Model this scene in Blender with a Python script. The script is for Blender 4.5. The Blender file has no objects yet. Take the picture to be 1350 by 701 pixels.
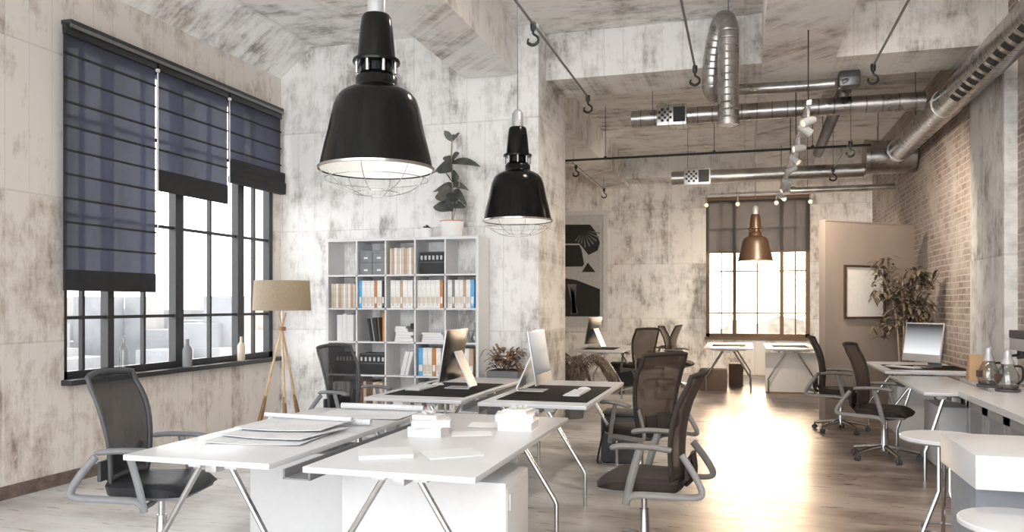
import bpy, bmesh, math, random
from mathutils import Vector, Matrix
random.seed(7)
R = math.radians
scn = bpy.context.scene
C = scn.collection
TH = math.atan(306/1050); S0, C0 = math.sin(TH), math.cos(TH); HC = 1.45

def spot(px, py, X=None, Y=None, Z=None):
    """world point where a sight line of the surveyed photograph meets a plane"""
    u = (px-675)/1050; v = (401-py)/1050
    d = (-S0+u*C0, C0+u*S0, v)
    if X is not None: t = X/d[0]
    elif Y is not None: t = Y/d[1]
    else: t = (Z-HC)/d[2]
    return Vector((d[0]*t, d[1]*t, HC+d[2]*t))

# ------------------------------------------------------------------ materials
def newmat(name):
    m = bpy.data.materials.new(name); m.use_nodes = True
    nt = m.node_tree; nt.nodes.clear()
    out = nt.nodes.new('ShaderNodeOutputMaterial')
    return m, nt, out
def N(nt, t, **kw):
    n = nt.nodes.new('ShaderNode'+t)
    for k, v in kw.items():
        if k.startswith('i_'):
            n.inputs[k[2:].replace('_', ' ')].default_value = v
        else: setattr(n, k, v)
    return n
def L(nt, a, b): nt.links.new(a, b)
def M2(nt, op, a, b=None, c=None):
    n = nt.nodes.new('ShaderNodeMath'); n.operation = op
    for i, v in enumerate((a, b, c)):
        if v is None: continue
        if isinstance(v, (int, float)): n.inputs[i].default_value = v
        else: nt.links.new(v, n.inputs[i])
    return n.outputs[0]
def ramp(nt, fac, stops):
    n = nt.nodes.new('ShaderNodeValToRGB'); cr = n.color_ramp
    while len(cr.elements) < len(stops): cr.elements.new(0.5)
    for e, (p, c) in zip(cr.elements, stops):
        e.position = p; e.color = (c if isinstance(c, tuple) else (c, c, c))+(1,)
    nt.links.new(fac, n.inputs[0]); return n.outputs[0]
def mix(nt, fac, a, b, mode='MIX'):
    n = nt.nodes.new('ShaderNodeMix'); n.data_type = 'RGBA'; n.blend_type = mode
    for s, v in ((n.inputs[0], fac), (n.inputs[6], a), (n.inputs[7], b)):
        if isinstance(v, (int, float)): s.default_value = v
        elif isinstance(v, tuple): s.default_value = v+(1,) if len(v) == 3 else v
        else: nt.links.new(v, s)
    return n.outputs[2]
def noise(nt, vec, scale, detail=4, rough=.55):
    n = N(nt, 'TexNoise'); n.inputs['Scale'].default_value = scale
    n.inputs['Detail'].default_value = detail; n.inputs['Roughness'].default_value = rough
    nt.links.new(vec, n.inputs['Vector']); return n.outputs['Fac']
def comb(nt, x, y, z):
    n = nt.nodes.new('ShaderNodeCombineXYZ')
    for i, v in enumerate((x, y, z)):
        if isinstance(v, (int, float)): n.inputs[i].default_value = v
        else: nt.links.new(v, n.inputs[i])
    return n.outputs[0]

def plain(name, col, rough=.5, metal=0., var=.08, vs=18., bump=0., spec=.5, emit=None, coat=0.):
    m, nt, out = newmat(name)
    p = N(nt, 'BsdfPrincipled')
    tc = N(nt, 'TexCoord')
    n = noise(nt, tc.outputs['Object'], vs, 3)
    a = tuple(max(0, c*(1-var)) for c in col); b = tuple(min(1, c*(1+var)) for c in col)
    L(nt, ramp(nt, n, [(.3, a), (.7, b)]), p.inputs['Base Color'])
    p.inputs['Roughness'].default_value = rough; p.inputs['Metallic'].default_value = metal
    p.inputs['Specular IOR Level'].default_value = spec
    p.inputs['Coat Weight'].default_value = coat
    if bump:
        b_ = N(nt, 'Bump'); b_.inputs['Strength'].default_value = bump; b_.inputs['Distance'].default_value = .01
        L(nt, n, b_.inputs['Height']); L(nt, b_.outputs[0], p.inputs['Normal'])
    L(nt, p.outputs[0], out.inputs[0]); return m

def concrete(name, a_axis, l_axis, warm=.3, lightness=1., plank=.21, panel=1.15, blot=1.):
    m, nt, out = newmat(name)
    g = N(nt, 'NewGeometry'); sx = N(nt, 'SeparateXYZ'); L(nt, g.outputs['Position'], sx.inputs[0])
    ax = {'x': sx.outputs[0], 'y': sx.outputs[1], 'z': sx.outputs[2]}
    ax['s'] = M2(nt, 'ADD', sx.outputs[0], sx.outputs[1])
    a = ax[a_axis]; l = ax[l_axis]
    ai = M2(nt, 'FLOOR', M2(nt, 'DIVIDE', a, plank)); li = M2(nt, 'FLOOR', M2(nt, 'DIVIDE', l, panel))
    wn = N(nt, 'TexWhiteNoise'); wn.noise_dimensions = '2D'
    L(nt, comb(nt, ai, li, 0), wn.inputs['Vector'])
    wn2 = N(nt, 'TexWhiteNoise'); wn2.noise_dimensions = '2D'
    L(nt, comb(nt, M2(nt, 'FLOOR', M2(nt, 'DIVIDE', a, plank*7.3)), li, 3), wn2.inputs['Vector'])
    streak = noise(nt, comb(nt, M2(nt, 'MULTIPLY', a, 6), li, M2(nt, 'MULTIPLY', l, 1.2)), 1., 7, .7)
    fine = noise(nt, comb(nt, M2(nt, 'MULTIPLY', a, 45), 0, M2(nt, 'MULTIPLY', l, 7)), 1., 4, .6)
    scr = noise(nt, comb(nt, M2(nt, 'MULTIPLY', a, 17), 5, M2(nt, 'MULTIPLY', l, 4.5)), 1., 6, .75)
    blotch = noise(nt, g.outputs['Position'], 1.5, 9, .68)
    patch = noise(nt, g.outputs['Position'], 4.2, 6, .7)
    v = M2(nt, 'MULTIPLY', blotch, .30*blot)
    v = M2(nt, 'MULTIPLY_ADD', streak, .24, v)
    v = M2(nt, 'MULTIPLY_ADD', patch, .26, v)
    v = M2(nt, 'MULTIPLY_ADD', fine, .06, v)
    v = M2(nt, 'MULTIPLY_ADD', scr, .16, v)
    v = M2(nt, 'MULTIPLY_ADD', wn.outputs['Value'], .045, v)
    v = M2(nt, 'MULTIPLY_ADD', wn2.outputs['Value'], .05, v)
    v = M2(nt, 'ADD', v, -.045)
    k = lightness
    cg = ramp(nt, v, [(.375, (.17*k, .155*k, .145*k)), (.435, (.39*k, .375*k, .36*k)), (.475, (.64*k, .632*k, .615*k)), (.53, (.82*k, .817*k, .805*k))])
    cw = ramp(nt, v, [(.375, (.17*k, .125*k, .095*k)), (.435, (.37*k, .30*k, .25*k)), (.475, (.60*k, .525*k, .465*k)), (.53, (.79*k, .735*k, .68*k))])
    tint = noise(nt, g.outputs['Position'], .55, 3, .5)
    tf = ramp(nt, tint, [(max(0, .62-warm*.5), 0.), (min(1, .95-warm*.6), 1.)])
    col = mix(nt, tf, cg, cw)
    # board joints
    fa = M2(nt, 'FRACT', M2(nt, 'DIVIDE', a, plank)); fl = M2(nt, 'FRACT', M2(nt, 'DIVIDE', l, panel))
    ja = M2(nt, 'LESS_THAN', fa, .035); jl = M2(nt, 'LESS_THAN', fl, .012)
    j = M2(nt, 'MAXIMUM', M2(nt, 'MULTIPLY', ja, M2(nt, 'MULTIPLY', wn.outputs['Value'], .32)), M2(nt, 'MULTIPLY', jl, .22))
    col = mix(nt, j, col, (.22*k, .2*k, .19*k))
    p = N(nt, 'BsdfPrincipled'); L(nt, col, p.inputs['Base Color'])
    p.inputs['Roughness'].default_value = .75
    b_ = N(nt, 'Bump'); b_.inputs['Strength'].default_value = .35; b_.inputs['Distance'].default_value = .012
    L(nt, M2(nt, 'SUBTRACT', v, j), b_.inputs['Height']); L(nt, b_.outputs[0], p.inputs['Normal'])
    L(nt, p.outputs[0], out.inputs[0]); return m

def floor_mat():
    m, nt, out = newmat('polished_floor')
    g = N(nt, 'NewGeometry'); sx = N(nt, 'SeparateXYZ'); L(nt, g.outputs['Position'], sx.inputs[0])
    x, y = sx.outputs[0], sx.outputs[1]
    st = noise(nt, comb(nt, M2(nt, 'MULTIPLY', x, .9), M2(nt, 'MULTIPLY', y, 3.2), 0), 1., 7, .62)
    bl = noise(nt, g.outputs['Position'], .9, 8, .65)
    fi = noise(nt, comb(nt, M2(nt, 'MULTIPLY', x, 3), M2(nt, 'MULTIPLY', y, 14), 2), 1., 5, .6)
    v = M2(nt, 'MULTIPLY', st, .42); v = M2(nt, 'MULTIPLY_ADD', bl, .44, v); v = M2(nt, 'MULTIPLY_ADD', fi, .14, v)
    # window daylight put into the colour: paler to the left, browner towards the brick
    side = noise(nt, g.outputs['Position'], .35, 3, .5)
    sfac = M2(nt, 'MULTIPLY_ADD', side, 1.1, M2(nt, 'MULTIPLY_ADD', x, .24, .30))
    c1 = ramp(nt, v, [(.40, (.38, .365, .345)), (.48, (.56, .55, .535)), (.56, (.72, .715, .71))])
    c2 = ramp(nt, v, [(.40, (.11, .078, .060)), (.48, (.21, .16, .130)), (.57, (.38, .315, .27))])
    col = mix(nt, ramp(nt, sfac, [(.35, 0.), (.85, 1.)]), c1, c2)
    p = N(nt, 'BsdfPrincipled'); L(nt, col, p.inputs['Base Color'])
    L(nt, ramp(nt, fi, [(.3, .24), (.7, .42)]), p.inputs['Roughness'])
    p.inputs['Specular IOR Level'].default_value = .5
    b_ = N(nt, 'Bump'); b_.inputs['Strength'].default_value = .12; b_.inputs['Distance'].default_value = .006
    L(nt, v, b_.inputs['Height']); L(nt, b_.outputs[0], p.inputs['Normal'])
    L(nt, p.outputs[0], out.inputs[0]); return m

def brick_mat():
    m, nt, out = newmat('old_brick')
    g = N(nt, 'NewGeometry'); sx = N(nt, 'SeparateXYZ'); L(nt, g.outputs['Position'], sx.inputs[0])
    vec = comb(nt, sx.outputs[1], sx.outputs[2], 0)
    wob = noise(nt, g.outputs['Position'], 9., 3)
    br = N(nt, 'TexBrick')
    nv = N(nt, 'VectorMath'); nv.operation = 'ADD'
    L(nt, vec, nv.inputs[0]); L(nt, comb(nt, M2(nt, 'MULTIPLY', wob, .012), M2(nt, 'MULTIPLY', wob, .02), 0), nv.inputs[1])
    L(nt, nv.outputs[0], br.inputs['Vector'])
    br.inputs['Scale'].default_value = 1.; br.inputs['Brick Width'].default_value = .23; br.inputs['Row Height'].default_value = .075
    br.inputs['Mortar Size'].default_value = .010; br.inputs['Mortar Smooth'].default_value = .3; br.inputs['Bias'].default_value = -.1
    br.inputs['Color1'].default_value = (.29, .205, .175, 1); br.inputs['Color2'].default_value = (.15, .108, .096, 1)
    br.inputs['Mortar'].default_value = (.50, .46, .42, 1)
    big = noise(nt, g.outputs['Position'], 2.2, 7, .65)
    fn = noise(nt, g.outputs['Position'], 16, 5, .7)
    col = mix(nt, ramp(nt, big, [(.42, 0.), (.66, .8)]), br.outputs['Color'], (.56, .52, .48))
    col = mix(nt, ramp(nt, fn, [(.35, .0), (.75, .5)]), col, (.50, .44, .40))
    p = N(nt, 'BsdfPrincipled'); L(nt, col, p.inputs['Base Color']); p.inputs['Roughness'].default_value = .85
    b_ = N(nt, 'Bump'); b_.inputs['Strength'].default_value = .8; b_.inputs['Distance'].default_value = .015; b_.invert = True
    L(nt, M2(nt, 'MULTIPLY_ADD', fn, -.3, br.outputs['Fac']), b_.inputs['Height']); L(nt, b_.outputs[0], p.inputs['Normal'])
    L(nt, p.outputs[0], out.inputs[0]); return m

def see_through(name, col, alpha, rough=.8, trans=.0, weave=0):
    """woven cloth or mesh: part of the light goes straight through the holes"""
    m, nt, out = newmat(name)
    d = N(nt, 'BsdfPrincipled'); d.inputs['Roughness'].default_value = rough
    tc = N(nt, 'TexCoord'); n = noise(nt, tc.outputs['Object'], 40, 2)
    L(nt, ramp(nt, n, [(.3, tuple(c*.9 for c in col)), (.7, tuple(c*1.1 for c in col))]), d.inputs['Base Color'])
    sh = d.outputs[0]
    if trans:
        tl = N(nt, 'BsdfTranslucent'); tl.inputs[0].default_value = tuple(min(1, c*3.2) for c in col)+(1,)
        mx = N(nt, 'MixShader'); mx.inputs[0].default_value = trans
        L(nt, sh, mx.inputs[1]); L(nt, tl.outputs[0], mx.inputs[2]); sh = mx.outputs[0]
    tr = N(nt, 'BsdfTransparent'); mx = N(nt, 'MixShader'); mx.inputs[0].default_value = alpha
    L(nt, tr.outputs[0], mx.inputs[1]); L(nt, sh, mx.inputs[2]); L(nt, mx.outputs[0], out.inputs[0]); return m

def glass_mat(name, tint=(1, 1, 1), gloss=.08):
    m, nt, out = newmat(name)
    tr = N(nt, 'BsdfTransparent'); tr.inputs[0].default_value = tint+(1,)
    gl = N(nt, 'BsdfGlossy'); gl.inputs['Roughness'].default_value = .03
    fr = N(nt, 'LayerWeight'); fr.inputs[0].default_value = .5
    mx = N(nt, 'MixShader'); L(nt, M2(nt, 'MULTIPLY_ADD', M2(nt, 'POWER', fr.outputs['Facing'], 5.), .4, .02+gloss*.2), mx.inputs[0])
    L(nt, tr.outputs[0], mx.inputs[1]); L(nt, gl.outputs[0], mx.inputs[2]); L(nt, mx.outputs[0], out.inputs[0]); return m

def screen_mat(name, top, bottom, z0, z1, power=1.):  # switched-off screens: the reflected gradient is put in as glow
    m, nt, out = newmat(name)
    g = N(nt, 'TexCoord'); sx = N(nt, 'SeparateXYZ'); L(nt, g.outputs['Object'], sx.inputs[0])
    f = M2(nt, 'DIVIDE', M2(nt, 'SUBTRACT', sx.outputs[2], z0), z1-z0)
    e = N(nt, 'Emission'); e.inputs['Strength'].default_value = power
    L(nt, ramp(nt, f, [(0., bottom), (1., top)]), e.inputs[0])
    gl = N(nt, 'BsdfGlossy'); gl.inputs['Roughness'].default_value = .1; gl.inputs[0].default_value = (.02, .02, .02, 1)
    ad = N(nt, 'AddShader'); L(nt, e.outputs[0], ad.inputs[0]); L(nt, gl.outputs[0], ad.inputs[1])
    L(nt, ad.outputs[0], out.inputs[0]); return m

def duct_mat(name, col=(.47, .46, .45), rough=.28, seam=None):
    m, nt, out = newmat(name)
    p = N(nt, 'BsdfPrincipled'); p.inputs['Metallic'].default_value = 1.
    tc = N(nt, 'TexCoord'); n = noise(nt, tc.outputs['Object'], 6, 5, .6)
    cc = ramp(nt, n, [(.3, tuple(c*.72 for c in col)), (.7, tuple(min(1, c*1.2) for c in col))])
    if seam:
        sx = N(nt, 'SeparateXYZ'); L(nt, tc.outputs['Object'], sx.inputs[0])
        k = M2(nt, 'LESS_THAN', M2(nt, 'FRACT', M2(nt, 'DIVIDE', sx.outputs['xyz'.index(seam)], .17)), .09)
        cc = mix(nt, k, cc, tuple(c*.55 for c in col))
    L(nt, cc, p.inputs['Base Color'])
    L(nt, ramp(nt, n, [(.3, rough*.8), (.7, rough*1.4)]), p.inputs['Roughness'])
    L(nt, p.outputs[0], out.inputs[0]); return m

MT = dict(
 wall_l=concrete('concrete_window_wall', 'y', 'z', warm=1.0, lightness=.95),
 wall_m=concrete('concrete_shelf_wall', 'x', 'z', warm=.15, lightness=1.08),
 wall_f=concrete('concrete_far_wall', 'x', 'z', warm=.35, lightness=1.18),
 ceil=concrete('concrete_ceiling', 'y', 'x', warm=.12, lightness=1.13, plank=.17, panel=2.4),
 beam=concrete('concrete_beam', 's', 'z', warm=.2, lightness=1.08),
 beamx=concrete('concrete_cross_beam', 'x', 'z', warm=.3, lightness=1.08),
 floor=floor_mat(), brick=brick_mat(),
 black=plain('black_paint', (.018, .018, .02), .35), enamel=plain('black_enamel', (.004, .004, .004), .17, spec=.28, var=.02),
 haze_brown=plain('haze_brown_enamel', (.06, .034, .02), .4, metal=.2), inside=plain('white_enamel', (.86, .86, .84), .4, var=.02),  # far pendant: warm haze glow put into the brown shade colour
 frame=plain('window_black', (.03, .031, .033), .45), bframe=plain('window_bloom_brown', (.20, .13, .075), .5),  # far window frame and blind rails: bloom put in as golden brown
 white=plain('white_laminate', (.61, .615, .625), .28, var=.015, vs=4), whitep=plain('white_paint', (.72, .72, .725), .45, var=.02),
 chrome=plain('brushed_steel', (.55, .55, .55), .25, metal=1., var=.06), alu=plain('aluminium', (.55, .55, .56), .38, metal=.5, var=.03),
 grey=plain('grey_plastic', (.19, .195, .205), .45), dgrey=plain('dark_grey_plastic', (.07, .072, .078), .5),
 bframe2=plain('warm_grey_plastic', (.20, .188, .178), .4),
 mesh=see_through('black_chair_mesh', (.018, .019, .022), .86), meshb=see_through('warm_lit_chair_mesh', (.065, .042, .030), .86),
 seat=plain('black_leather', (.018, .019, .023), .5, bump=.2, vs=60), seatb=plain('warm_lit_seat_fabric', (.032, .023, .019), .85, bump=.3, vs=90),
 blind=see_through('blind_fabric', (.066, .07, .092), .90, trans=.5), blind2=see_through('far_blind_fabric', (.10, .095, .095), .94, trans=.3),
 blindd=plain('blind_hem', (.022, .022, .024), .8), cord=plain('white_cord', (.8, .8, .8), .6),
 glass=glass_mat('window_glass'), cglass=glass_mat('clear_glass', (.86, .87, .86), .4),
 wood=plain('pale_wood', (.62, .44, .28), .5, var=.2), dwood=plain('brown_wood', (.30, .17, .08), .5, var=.2),
 shade=see_through('linen_shade', (.36, .29, .22), 1., trans=.22),
 duct=duct_mat('spiral_duct_steel'), ducty=duct_mat('seamed_steel_long', seam='y'), ductx=duct_mat('seamed_steel_cross', seam='x'), ductd=duct_mat('dark_duct_steel', (.16, .16, .165), .35), ductl=duct_mat('light_duct_steel', (.55, .53, .51), .33),
 slot=plain('dark_grille', (.03, .03, .032), .7), rod=plain('grey_rod', (.22, .22, .225), .4, metal=.6),
 pot=plain('white_ceramic', (.82, .81, .79), .35, var=.02), soil=plain('dark_soil', (.05, .035, .025), .95), terra=plain('terracotta_rim', (.55, .3, .2), .6),
 leafg=plain('dusky_leaf', (.085, .092, .082), .45, var=.5, vs=9), leafd=plain('dried_leaf', (.19, .115, .075), .8, var=.5, vs=14),
 leafp=plain('palm_leaf', (.16, .125, .09), .7, var=.5), leaft=plain('tree_leaf', (.13, .10, .068), .7, var=.4), stem=plain('bare_stem', (.33, .26, .2), .8),
 planter=plain('grey_planter', (.16, .165, .175), .7),
 mat=plain('dark_desk_mat', (.03, .027, .025), .9, spec=.1), paper=plain('white_paper', (.76, .76, .755), .8, var=.03, vs=3), cream=plain('cream_paper', (.84, .82, .78), .7, var=.02),
 blue=plain('blue_card', (.12, .42, .72), .6), orange=plain('orange_card', (.50, .22, .08), .6), beige=plain('beige_card', (.62, .53, .44), .7, var=.1),
 tan=plain('tan_card', (.50, .36, .25), .7), offw=plain('off_white_card', (.78, .77, .74), .7), gcard=plain('grey_card', (.22, .23, .24), .7), kcard=plain('black_card', (.02, .02, .022), .6),
 brownc=plain('dark_brown_card', (.13, .085, .06), .7), lgrey=plain('light_grey_card', (.55, .55, .55), .7),
 cab=plain('grey_cabinet', (.33, .335, .34), .5, var=.02), cabp=plain('grey_cabinet_recess', (.26, .265, .27), .5),
 isl=plain('blue_grey_panel', (.23, .25, .28), .55), kraft=plain('kraft_paper', (.50, .33, .19), .85, bump=.3, vs=12),
 coffee=plain('ground_coffee', (.07, .045, .03), .9), part=plain('partition_plaster', (.33, .275, .235), .8, var=.06, vs=2, bump=.1),
 blank=plain('blank_sheet', (.82, .80, .76), .6, var=.03), fr_b=plain('brown_frame', (.06, .035, .02), .5),
 printl=plain('print_light', (.55, .55, .55), .6), printk=plain('print_black', (.018, .018, .018), .5), printg=plain('print_grey', (.22, .22, .22), .6),
 wframe=plain('white_frame', (.8, .8, .8), .4), matb=plain('mat_board', (.62, .63, .64), .8),
 city=plain('hazy_city', (.245, .25, .26), .9, var=.12, vs=.35), citg=plain('hazy_ground', (.26, .26, .265), .9), trees=plain('hazy_trees', (.22, .185, .14), .9, var=.3, vs=.8),
 screen_a=screen_mat('screen_soft_grey', (.42, .44, .46), (.16, .175, .19), -.1, .2),
 screen_b=screen_mat('screen_dark_to_white', (.05, .05, .05), (.85, .87, .88), -.12, .18),
 bulb=None)
m, nt, out = newmat('lit_lens'); e = N(nt, 'Emission'); e.inputs[0].default_value = (1, .72, .42, 1); e.inputs[1].default_value = 2.; L(nt, e.outputs[0], out.inputs[0]); MT['bulb'] = m

# ------------------------------------------------------------------ geometry helpers
def nb(): return bmesh.new()
def box(bm, c, s, rot=None, bev=0., seg=2):
    r = bmesh.ops.create_cube(bm, size=1.)
    vs = r['verts']
    bmesh.ops.scale(bm, vec=s, verts=vs)
    if bev:
        es = list({e for v in vs for e in v.link_edges})
        rr = bmesh.ops.bevel(bm, geom=es, offset=bev, segments=seg, profile=.6, affect='EDGES')
        vs = list({v for f in rr['faces'] for v in f.verts} | {v for v in vs if v.is_valid})
    if rot is not None: bmesh.ops.transform(bm, matrix=rot.to_4x4() if len(rot) == 3 else rot, verts=vs)
    bmesh.ops.translate(bm, vec=c, verts=vs)
    return vs
def bx(bm, x0, x1, y0, y1, z0, z1, bev=0.):
    return box(bm, ((x0+x1)/2, (y0+y1)/2, (z0+z1)/2), (abs(x1-x0), abs(y1-y0), abs(z1-z0)), bev=bev)
def smooth_path(pts, n=6):
    P = [Vector(p) for p in pts]; out = []
    for i in range(len(P)-1):
        p0 = P[max(i-1, 0)]; p1 = P[i]; p2 = P[i+1]; p3 = P[min(i+2, len(P)-1)]
        for k in range(n):
            t = k/n
            out.append(.5*((2*p1)+(-p0+p2)*t+(2*p0-5*p1+4*p2-p3)*t*t+(-p0+3*p1-3*p2+p3)*t**3))
    out.append(P[-1]); return out
def tube(bm, pts, r, seg=10, closed=False, cap=True, sq=(1, 1)):
    P = [Vector(p) for p in pts]; n = len(P)
    rs = r if isinstance(r, (list, tuple)) else [r]*n
    rings = []; up = None
    for i in range(n):
        if closed: t = (P[(i+1) % n]-P[i-1]).normalized()
        else: t = (P[min(i+1, n-1)]-P[max(i-1, 0)]).normalized()
        if up is None:
            up = Vector((0, 0, 1)) if abs(t.z) < .9 else Vector((1, 0, 0))
        a = t.cross(up).normalized(); b = a.cross(t).normalized(); up = b
        rings.append([bm.verts.new(P[i]+(a*math.cos(2*math.pi*k/seg)*sq[0]+b*math.sin(2*math.pi*k/seg)*sq[1])*rs[i]) for k in range(seg)])
    m_ = n if closed else n-1
    for i in range(m_):
        A = rings[i]; B = rings[(i+1) % n]
        for k in range(seg):
            bm.faces.new((A[k], A[(k+1) % seg], B[(k+1) % seg], B[k]))
    if cap and not closed:
        bm.faces.new(rings[0][::-1]); bm.faces.new(rings[-1])
def lathe(bm, prof, c=(0, 0, 0), seg=32, sx=1, sy=1):
    rings = []
    for r, z in prof:
        if r <= 1e-6: rings.append([bm.verts.new((c[0], c[1], c[2]+z))]*seg)
        else: rings.append([bm.verts.new((c[0]+sx*r*math.cos(2*math.pi*k/seg), c[1]+sy*r*math.sin(2*math.pi*k/seg), c[2]+z)) for k in range(seg)])
    for A, B in zip(rings, rings[1:]):
        for k in range(seg):
            f = [A[k], A[(k+1) % seg], B[(k+1) % seg], B[k]]
            f = list(dict.fromkeys(f))
            if len(f) > 2:
                try: bm.faces.new(f)
                except ValueError: pass
def prism(bm, poly, axis, d0, d1):
    """poly: 2-D outline; axis: the direction it is given thickness in"""
    def pt(a, b, d): return {'y': (a, d, b), 'x': (d, a, b), 'z': (a, b, d)}[axis]
    A = [bm.verts.new(pt(a, b, d0)) for a, b in poly]; B = [bm.verts.new(pt(a, b, d1)) for a, b in poly]
    n = len(poly); bm.faces.new(A); bm.faces.new(B[::-1])
    for i in range(n): bm.faces.new((A[i], B[i], B[(i+1) % n], A[(i+1) % n]))
def leaf(bm, base, d, length, width, droop=.3, nseg=5, fold=.15, face=None):
    d = Vector(d).normalized(); side = d.cross(Vector(face) if face else Vector((0, 0, 1)))
    side = Vector((1, 0, 0)) if side.length < .05 else side.normalized()
    nrm = side.cross(d).normalized(); rows = []
    for i in range(nseg+1):
        t = i/nseg; w = width*.5*math.sin(math.pi*min(1, t*.93+.05))**.8
        p = Vector(base)+d*length*t-Vector((0, 0, 1))*droop*length*t*t
        rows.append([bm.verts.new(p-side*w+nrm*fold*w), bm.verts.new(p), bm.verts.new(p+side*w+nrm*fold*w)])
    for A, B in zip(rows, rows[1:]):
        bm.faces.new((A[0], A[1], B[1], B[0])); bm.faces.new((A[1], A[2], B[2], B[1]))
def obj(name, bm, m, parent=None, loc=None, smooth=True, ang=35):
    bmesh.ops.recalc_face_normals(bm, faces=bm.faces)
    me = bpy.data.meshes.new(name); bm.to_mesh(me); bm.free()
    if smooth:
        me.shade_smooth(); me.set_sharp_from_angle(angle=R(ang))
    me.materials.append(m if not isinstance(m, str) else MT[m])
    o = bpy.data.objects.new(name, me); C.objects.link(o)
    if parent: o.parent = parent
    if loc: o.location = loc
    return o
def tag(o, label, cat, group=None, kind=None):
    o['label'] = label; o['category'] = cat
    if group: o['group'] = group
    if kind: o['kind'] = kind
    return o
def thing(name, label, cat, loc=(0, 0, 0), rz=0, group=None):
    o = bpy.data.objects.new(name, None); C.objects.link(o); o.empty_display_size = .1
    o.location = loc; o.rotation_euler = (0, 0, rz); return tag(o, label, cat, group)
def struct(name, bm, m, parent=None, smooth=False):
    o = obj(name, bm, m, parent, smooth=smooth)
    if not parent: o['kind'] = 'structure'
    return o
def dup(root, loc, rz, label, group=None):
    r = root.copy(); C.objects.link(r); r.location = loc; r.rotation_euler = (0, 0, rz); r['label'] = label
    if group: r['group'] = group
    for ch in list(root.children):
        c = ch.copy(); C.objects.link(c); c.parent = r
        for g_ in list(ch.children):
            d = g_.copy(); C.objects.link(d); d.parent = c
    return r

# ------------------------------------------------------------------ the room
XL, XR, YF, YB, ZC = -5.27, 2.42, -1.6, 17.0, 4.45
b = nb(); bx(b, XL-.3, XR+.3, YF, YB+.3, -.2, 0); struct('floor', b, 'floor')
b = nb(); bx(b, XL-.3, XR+.3, YF, YB+.3, ZC, ZC+.2); struct('ceiling', b, 'ceil')
WY0, WY1, WZ0, WZ1 = 5.16, 8.17, .84, 3.66
b = nb()
bx(b, XL-.3, XL, YF, WY0, 0, ZC); bx(b, XL-.3, XL, WY1, YB, 0, ZC)
bx(b, XL-.3, XL, WY0, WY1, 0, WZ0); bx(b, XL-.3, XL, WY0, WY1, WZ1, ZC)
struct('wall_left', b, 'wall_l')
FX0, FX1, FZ0, FZ1 = -.76, 1.27, .78, 3.62
b = nb()
bx(b, XL-.3, FX0, YB, YB+.3, 0, ZC); bx(b, FX1, XR+.3, YB, YB+.3, 0, ZC)
bx(b, FX0, FX1, YB, YB+.3, 0, FZ0); bx(b, FX0, FX1, YB, YB+.3, FZ1, ZC)
struct('wall_back', b, 'wall_f')
b = nb(); bx(b, XR, XR+.3, YF, YB, 0, ZC); struct('wall_right', b, 'brick')
b = nb(); bx(b, XL, -2.115, 8.30, 9.60, 0, ZC); bx(b, -2.42, -2.112, 8.255, 8.30, 0, ZC); struct('wall_middle', b, 'wall_m')
# beams and column
b = nb(); prism(b, [(XL, 4.12), (XL, ZC), (XL+.42, ZC)], 'y', YF, 8.30); struct('trim_1', b, 'ceil')
b = nb(); bx(b, -2.95, -2.35, YF, 8.255, 3.93, ZC); bx(b, -2.95, -2.35, 9.60, YB, 3.93, ZC); struct('trim_2', b, 'beam')
b = nb(); bx(b, .18, .89, YF, YB, 3.94, ZC); struct('trim_3', b, 'beam')
b = nb(); bx(b, -2.35, .18, 8.62, 9.42, 3.94, ZC); bx(b, .89, XR, 8.62, 9.42, 3.94, ZC); bx(b, -2.35, .18, 16.2, YB, 4.0, ZC); bx(b, .89, XR, 16.2, YB, 4.0, ZC)
struct('trim_4', b, 'beamx')
b = nb(); bx(b, 2.31, XR, 8.35, 9.5, 0, 3.94); struct('trim_5', b, concrete('concrete_column', 'y', 'z', warm=.05, lightness=.84, panel=1.9))
# skirting stains at the foot of the left wall
b = nb(); bx(b, XL, XL+.012, YF, 8.3, 0, .10); struct('baseboard_left', b, plain('dark_skirting', (.16, .12, .10), .8, var=.3))

# windows
def window(name, axis, pos, a0, a1, z0, z1, mull, munt, bars, m, thick=.06):
    root = bpy.data.objects.new(name, None); C.objects.link(root); root['kind'] = 'structure'
    def bb(bm, u0, u1, w0, w1, d0=0, d1=.08):
        if axis == 'x': bx(bm, pos-d1, pos-d0, u0, u1, w0, w1)
        else: bx(bm, u0, u1, pos+d0, pos+d1, w0, w1)
    f = nb(); bb(f, a0, a0+thick, z0, z1); bb(f, a1-thick*1.2, a1, z0, z1); bb(f, a0, a1, z0, z0+thick); bb(f, a0, a1, z1-thick, z1)
    obj('window_frame', f, m, root, smooth=False)
    for (c_, w) in mull:
        f = nb(); bb(f, c_-w/2, c_+w/2, z0+thick, z1-thick); obj('mullion', f, m, root, smooth=False)
    f = nb()
    for c_ in munt: bb(f, c_-.014, c_+.014, z0+thick, z1-thick, .02, .06)
    obj('glazing_bars_upright', f, m, root, smooth=False)
    f = nb()
    for z in bars: bb(f, a0+thick, a1-thick, z-.014, z+.014, .022, .058)
    obj('glazing_bars_level', f, m, root, smooth=False)
    f = nb(); bb(f, a0+.02, a1-.02, z0+.02, z1-.02, .038, .042); obj('pane', f, 'glass', root, smooth=False)
    return root
w1 = window('window_1', 'x', XL-.03, WY0, WY1, WZ0, WZ1, [(5.69, .07), (6.57, .115), (7.56, .11)], [5.41, 6.12, 7.07, 7.84], [1.34, 2.19, 3.0], MT['frame'])
b = nb(); bx(b, XL-.28, XL+.10, WY0-.03, WY1+.03, WZ0-.045, WZ0, bev=.006); obj('window_sill', b, 'frame', w1)
w2 = window('window_2', 'y', YB+.03, FX0, FX1, FZ0, FZ1, [(-.19, .075), (.733, .075)], [-.45, .26, .995], [1.27, 2.13, 3.0], MT['bframe'], .07)
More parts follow.
